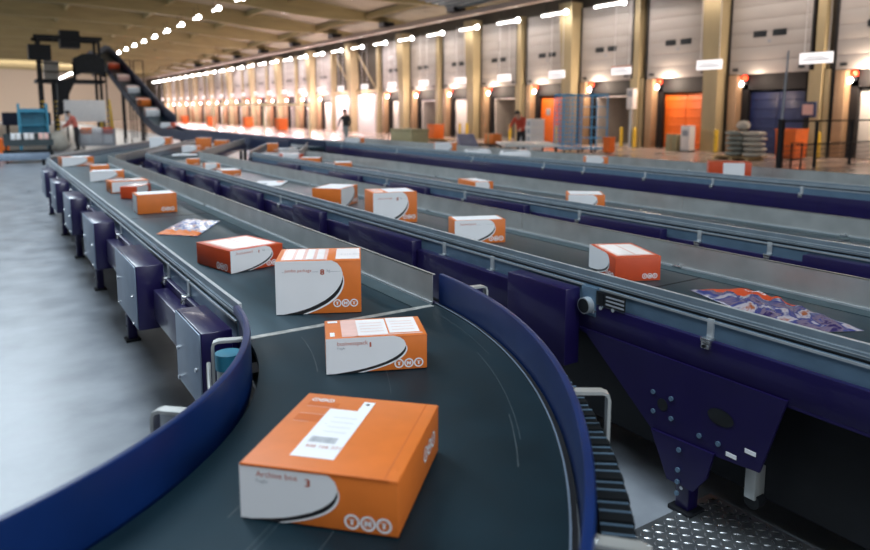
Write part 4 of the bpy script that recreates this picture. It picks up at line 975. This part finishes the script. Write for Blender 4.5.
# ------------------------------------------------------------------ people
def person(label, loc, rz, J, cols, hairm='hair', scale=1.0):
    """J: joint positions; one skinned body, materials by nearest bone"""
    names = list(J); idx = {n: i for i, n in enumerate(names)}
    E = [('pelvis', 'waist'), ('waist', 'chest'), ('chest', 'neck'), ('neck', 'head'), ('head', 'crown')]
    R = {'pelvis': (.15, .115), 'waist': (.135, .105), 'chest': (.165, .12), 'neck': (.055, .055), 'head': (.080, .095), 'crown': (.07, .085)}
    for s in 'LR':
        E += [('chest', 'sh'+s), ('sh'+s, 'el'+s), ('el'+s, 'wr'+s), ('wr'+s, 'palm'+s), ('pelvis', 'hip'+s), ('hip'+s, 'kn'+s), ('kn'+s, 'an'+s), ('an'+s, 'toe'+s)]
        R.update({'sh'+s: (.07, .07), 'el'+s: (.048, .048), 'wr'+s: (.032, .032), 'palm'+s: (.036, .02), 'hip'+s: (.095, .095), 'kn'+s: (.062, .062), 'an'+s: (.045, .045), 'toe'+s: (.04, .032)})
        w, p = Vector(J['wr'+s]), Vector(J['palm'+s]); d = (p-w).normalized(); side = d.cross(Vector((0, 0, 1)));
        if side.length < .2: side = d.cross(Vector((1, 0, 0)))
        side.normalize(); nn = side.cross(d)
        for f, (o, ln) in enumerate([(-.028, .065), (-.010, .080), (.010, .076), (.028, .060)]):
            a, b = 'f%d%s' % (f, s), 'g%d%s' % (f, s)
            J[a] = tuple(p + side*o + d*ln*.55); J[b] = tuple(p + side*o*1.1 + d*ln*.95 + nn*.02)
            E += [('palm'+s, a), (a, b)]; R[a] = (.009, .009); R[b] = (.008, .008)
        J['t0'+s] = tuple(w*.45 + p*.55 + side*.045 + d*.02); J['t1'+s] = tuple(w*.45 + p*.55 + side*.06 + d*.06); E += [('palm'+s, 't0'+s), ('t0'+s, 't1'+s)]; R['t0'+s] = (.011, .011); R['t1'+s] = (.009, .009)
    names = list(J); idx = {n: i for i, n in enumerate(names)}
    me = bpy.data.meshes.new('person'); me.from_pydata([J[n] for n in names], [(idx[a], idx[b]) for a, b in E], [])
    o = bpy.data.objects.new('person', me); COL.objects.link(o)
    sk = o.modifiers.new('skin', 'SKIN'); sk.use_smooth_shade = True
    sv = me.skin_vertices[0].data
    for n in names: sv[idx[n]].radius = R[n]
    sv[idx['pelvis']].use_root = True
    ss = o.modifiers.new('sub', 'SUBSURF'); ss.levels = ss.render_levels = 1
    dg = bpy.context.evaluated_depsgraph_get(); dg.update()
    nm = bpy.data.meshes.new_from_object(o.evaluated_get(dg)); bpy.data.objects.remove(o)
    ml = ['skin', cols['top'], cols['legs'], 'shoe']
    nm.materials.clear()
    for m in ml: nm.materials.append(M[m])
    def bone(p):
        best = None
        for a, b in E:
            A, B = Vector(J[a]), Vector(J[b]); t = max(0, min(1, (p-A).dot(B-A)/max(1e-9, (B-A).length_squared))); dd = (p-(A+(B-A)*t)).length / (R[a][0]*(1-t)+R[b][0]*t+.02)
            if best is None or dd < best[0]: best = (dd, a, b, t)
        return best
    for p in nm.polygons:
        _, a, b, t = bone(p.center)
        if a in ('neck', 'head') or a.startswith(('palm', 'wr', 'f', 't')) : k = 0
        elif a == 'chest' and b == 'neck' and t > .8: k = 0
        elif a.startswith('an'): k = 3
        elif a.startswith(('hip', 'kn')) or b.startswith('hip') or (a == 'pelvis' and t < .35): k = 2
        else: k = 1
        p.material_index = k; p.use_smooth = True
    ob = bpy.data.objects.new('person', nm); COL.objects.link(ob); ob.location = loc; ob.rotation_euler.z = rz; ob.scale = (scale,)*3
    tag(ob, label, 'person')
    H, C = Vector(J['head']), Vector(J['crown']); up = (C-H).normalized(); fw = Vector(J.get('face', (0, -1, 0))) if False else Vector((0, -1, 0)); fw = (fw - up*fw.dot(up)).normalized(); rt = fw.cross(up)
    mb = MB(); bm = bmesh.new(); bmesh.ops.create_uvsphere(bm, u_segments=16, v_segments=10, radius=1)
    bmesh.ops.delete(bm, geom=[v for v in bm.verts if v.co.z < -.35 or (v.co.y < -.55 and v.co.z < .45)], context='VERTS')
    mx = Matrix((( rt.x*.098, -fw.x*.115, up.x*.125, 0), (rt.y*.098, -fw.y*.115, up.y*.125, 0), (rt.z*.098, -fw.z*.115, up.z*.125, 0), (0, 0, 0, 1)))
    c = H*.45 + C*.55 - fw*.012 + up*.015
    mb.bmadd(bm, M[hairm], Matrix.Translation(c) @ mx); mb.build('hair', ob)
    mb = MB()
    for s in (-1, 1):
        q = H + fw*.088 + up*.035 + rt*.034*s; mb.tube([q, q+fw*.010], .012, M['ink'], 8)
    mb.build('eyes', ob)
    mb = MB(); q = H + fw*.085 + up*.005; mb.tube([q+up*.03, q+fw*.025-up*.008, q-up*.012], .012, M['skin'], 6, rad=[.007, .014, .008]); 
    mb.build('nose', ob)
    mb = MB(); q = H + fw*.086 - up*.04; mb.tube([q-rt*.025, q+fw*.004, q+rt*.025], .007, M['salmon'], 6); mb.build('mouth', ob)
    for s in (-1, 1):
        mb = MB(); q = H + rt*.088*s + up*.01; mb.tube([q-up*.03, q+rt*.012*s, q+up*.03], .015, M['skin'], 6, rad=[.008, .016, .01]); mb.build('ear', ob)
    return ob
def stand(lean=0.0, stride=0.0, reach=0.0, headdown=0.0):
    J = {'pelvis': (0, 0, .95), 'waist': (0, -.10*lean, 1.12), 'chest': (0, -.32*lean, 1.36-.06*lean), 'neck': (0, -.46*lean-.02, 1.52-.11*lean), 'head': (0, -.54*lean-.04-.05*headdown, 1.62-.15*lean-.02*headdown), 'crown': (0, -.58*lean-.04-.10*headdown, 1.71-.18*lean-.04*headdown)}
    cy, cz = J['chest'][1], J['chest'][2]
    for s, n in ((-1, 'L'), (1, 'R')):
        J['sh'+n] = (s*.19, cy-.0, cz+.07); st = stride*s
        J['el'+n] = (s*.25, cy-.04-reach*.16+st*.12, cz-.20+reach*.04); J['wr'+n] = (s*.21, cy-.12-reach*.34+st*.2, cz-.40+reach*.16); J['palm'+n] = (s*.20, cy-.15-reach*.40+st*.22, cz-.48+reach*.17)
        J['hip'+n] = (s*.095, 0, .90); J['kn'+n] = (s*.10, -.03-st*.25, .49); J['an'+n] = (s*.10, .03-st*.35+(.12 if st < 0 else 0), .085+(.05 if st < 0 else 0)); J['toe'+n] = (s*.12, -.13-st*.35+(.10 if st < 0 else 0), .035+(.01 if st < 0 else 0))
    return J
person('person in a salmon top and black trousers standing side-on beside the mail trolley', (3.35, 34.9, 0), -PI*.62, stand(lean=.35, reach=.7, headdown=.8), {'top': 'salmon', 'legs': 'blackcloth'}, scale=1.06)
person('person in a black jacket and grey trousers walking across the dock floor', (14.75, 30.9, 0), -PI*.30, stand(stride=.7, lean=.15, reach=.2), {'top': 'blackcloth', 'legs': 'greycloth'}, scale=1.07)
person('person in an orange-red jacket bending toward the pale mail table', (16.85, 20.15, 0), -PI*.33, stand(lean=.6, reach=1.0, headdown=.6), {'top': 'redcloth', 'legs': 'blackcloth'}, scale=1.08)
mb = MB(); mb.box((-.22, -.24, 0), (.22, .24, .36), M['orange'], bev=.02); mb.box((-.222, -.04, 0), (.222, .04, .362), M['wood']); 
cb = mb.build('carton', loc=(15.4, 20.0, .62)); tag(cb, 'orange carton on a dark stand before the bending person', 'carton')
mb = MB(); mb.box((-.4, -.4, .55), (.4, .4, .615), M['dark'])
for sx in (-.36, .30):
    for sy in (-.36, .30): mb.box((sx, sy, 0), (sx+.06, sy+.06, .55), M['dark'])
tag(mb.build('stand', loc=(15.4, 20.0, 0)), 'dark stand carrying the orange carton', 'stand')

# ------------------------------------------------------------------ light
w = bpy.data.worlds.new('world'); SC.world = w; w.use_nodes = True
bg = w.node_tree.nodes['Background']; bg.inputs['Color'].default_value = (.62, .78, 1.0, 1); bg.inputs['Strength'].default_value = .09
def area(name, loc, rot, sx, sy, p, col):
    l = bpy.data.lights.new(name, 'AREA'); l.shape = 'RECTANGLE'; l.size = sx; l.size_y = sy; l.energy = p; l.color = col
    o = bpy.data.objects.new(name, l); COL.objects.link(o); o.location = loc; o.rotation_euler = rot; return o
area('daylight_left', (-15.2, 14, 3.8), (0, -PI/2, 0), 5.4, 52, 170, (.80, .90, 1.0))
area('daylight_far_left', (-15.2, 80, 3.8), (0, -PI/2, 0), 5.4, 70, 2200, (.85, .93, 1.0))
for i in range(-1, 8): area('centre_lamp_light', (11.6, 34+12*i, 7.5), (0, 0, 0), 1.6, 10, 330 if i > -1 else 120, (1.0, .97, .92) if i > 0 else (.86, .94, 1.0))
for i in range(5): area('left_lamp_light', (-.2, -9+9*i, 8.8), (0, 0, 0), 3, 7, (280, 340, 520, 560, 560)[i], (.78, .90, 1.0))
for i in range(9): area('dock_lamp_light', (26.3, 16+9*i, 6.9), (0, 0, 0), .5, 8, 110 if i < 4 else 150, (1.0, .86, .76) if i < 4 else (1.0, .86, .88))
for k in range(-1, 26):
    pts = [((WX-.22, D0+BAY*k-1.3, 3.15), (170 if k < 0 else 90) if k not in (0,) else 22, (1, .80, .62))] if k not in (8, 9) and k < 12 else []
    pts.append(((WX-1.0, D0+BAY*k-1.7, 2.7), (45 if k < 5 else 75 if k < 8 else 280), (1, .72, .58) if k < 5 else (1.0, .74, .78)))
    for p, e, c in pts:
        l = bpy.data.lights.new('bay_light', 'POINT'); l.energy = e; l.color = c; l.shadow_soft_size = .07
        o = bpy.data.objects.new('bay_light', l); COL.objects.link(o); o.location = p
area('rear_fill_light', (6.5, -15.2, 7.4), (PI/2-.35, 0, 0), 12, 3.6, 1450, (.84, .92, 1.0))  # light added behind the camera for the parcel fronts; the back wall is closed
area('far_end_fill', (4, 125, 8), (.6, 0, 0), 30, 4, 4500, (1.0, .88, .82))  # fill light added to brighten the end wall

# ------------------------------------------------------------------ camera
cam = bpy.data.cameras.new('camera'); co = bpy.data.objects.new('camera', cam); COL.objects.link(co); SC.camera = co
cam.sensor_width = 36; cam.sensor_fit = 'HORIZONTAL'; cam.lens = 690/870*36; cam.shift_y = -70/870
pitch = math.atan(94/690)
yaw = math.atan2(.537, .833)
co.location = (0, 0, 1.8); co.rotation_euler = (PI/2 - pitch, 0, -yaw)
cam.clip_end = 500; cam.clip_start = .05
cam.dof.use_dof = True; cam.dof.focus_distance = 3.0; cam.dof.aperture_fstop = 1.9
SC.view_settings.view_transform = 'Standard'; SC.view_settings.look = 'None'; SC.view_settings.gamma = 1; SC.view_settings.use_curve_mapping = False
SC.view_settings.exposure = 0.4
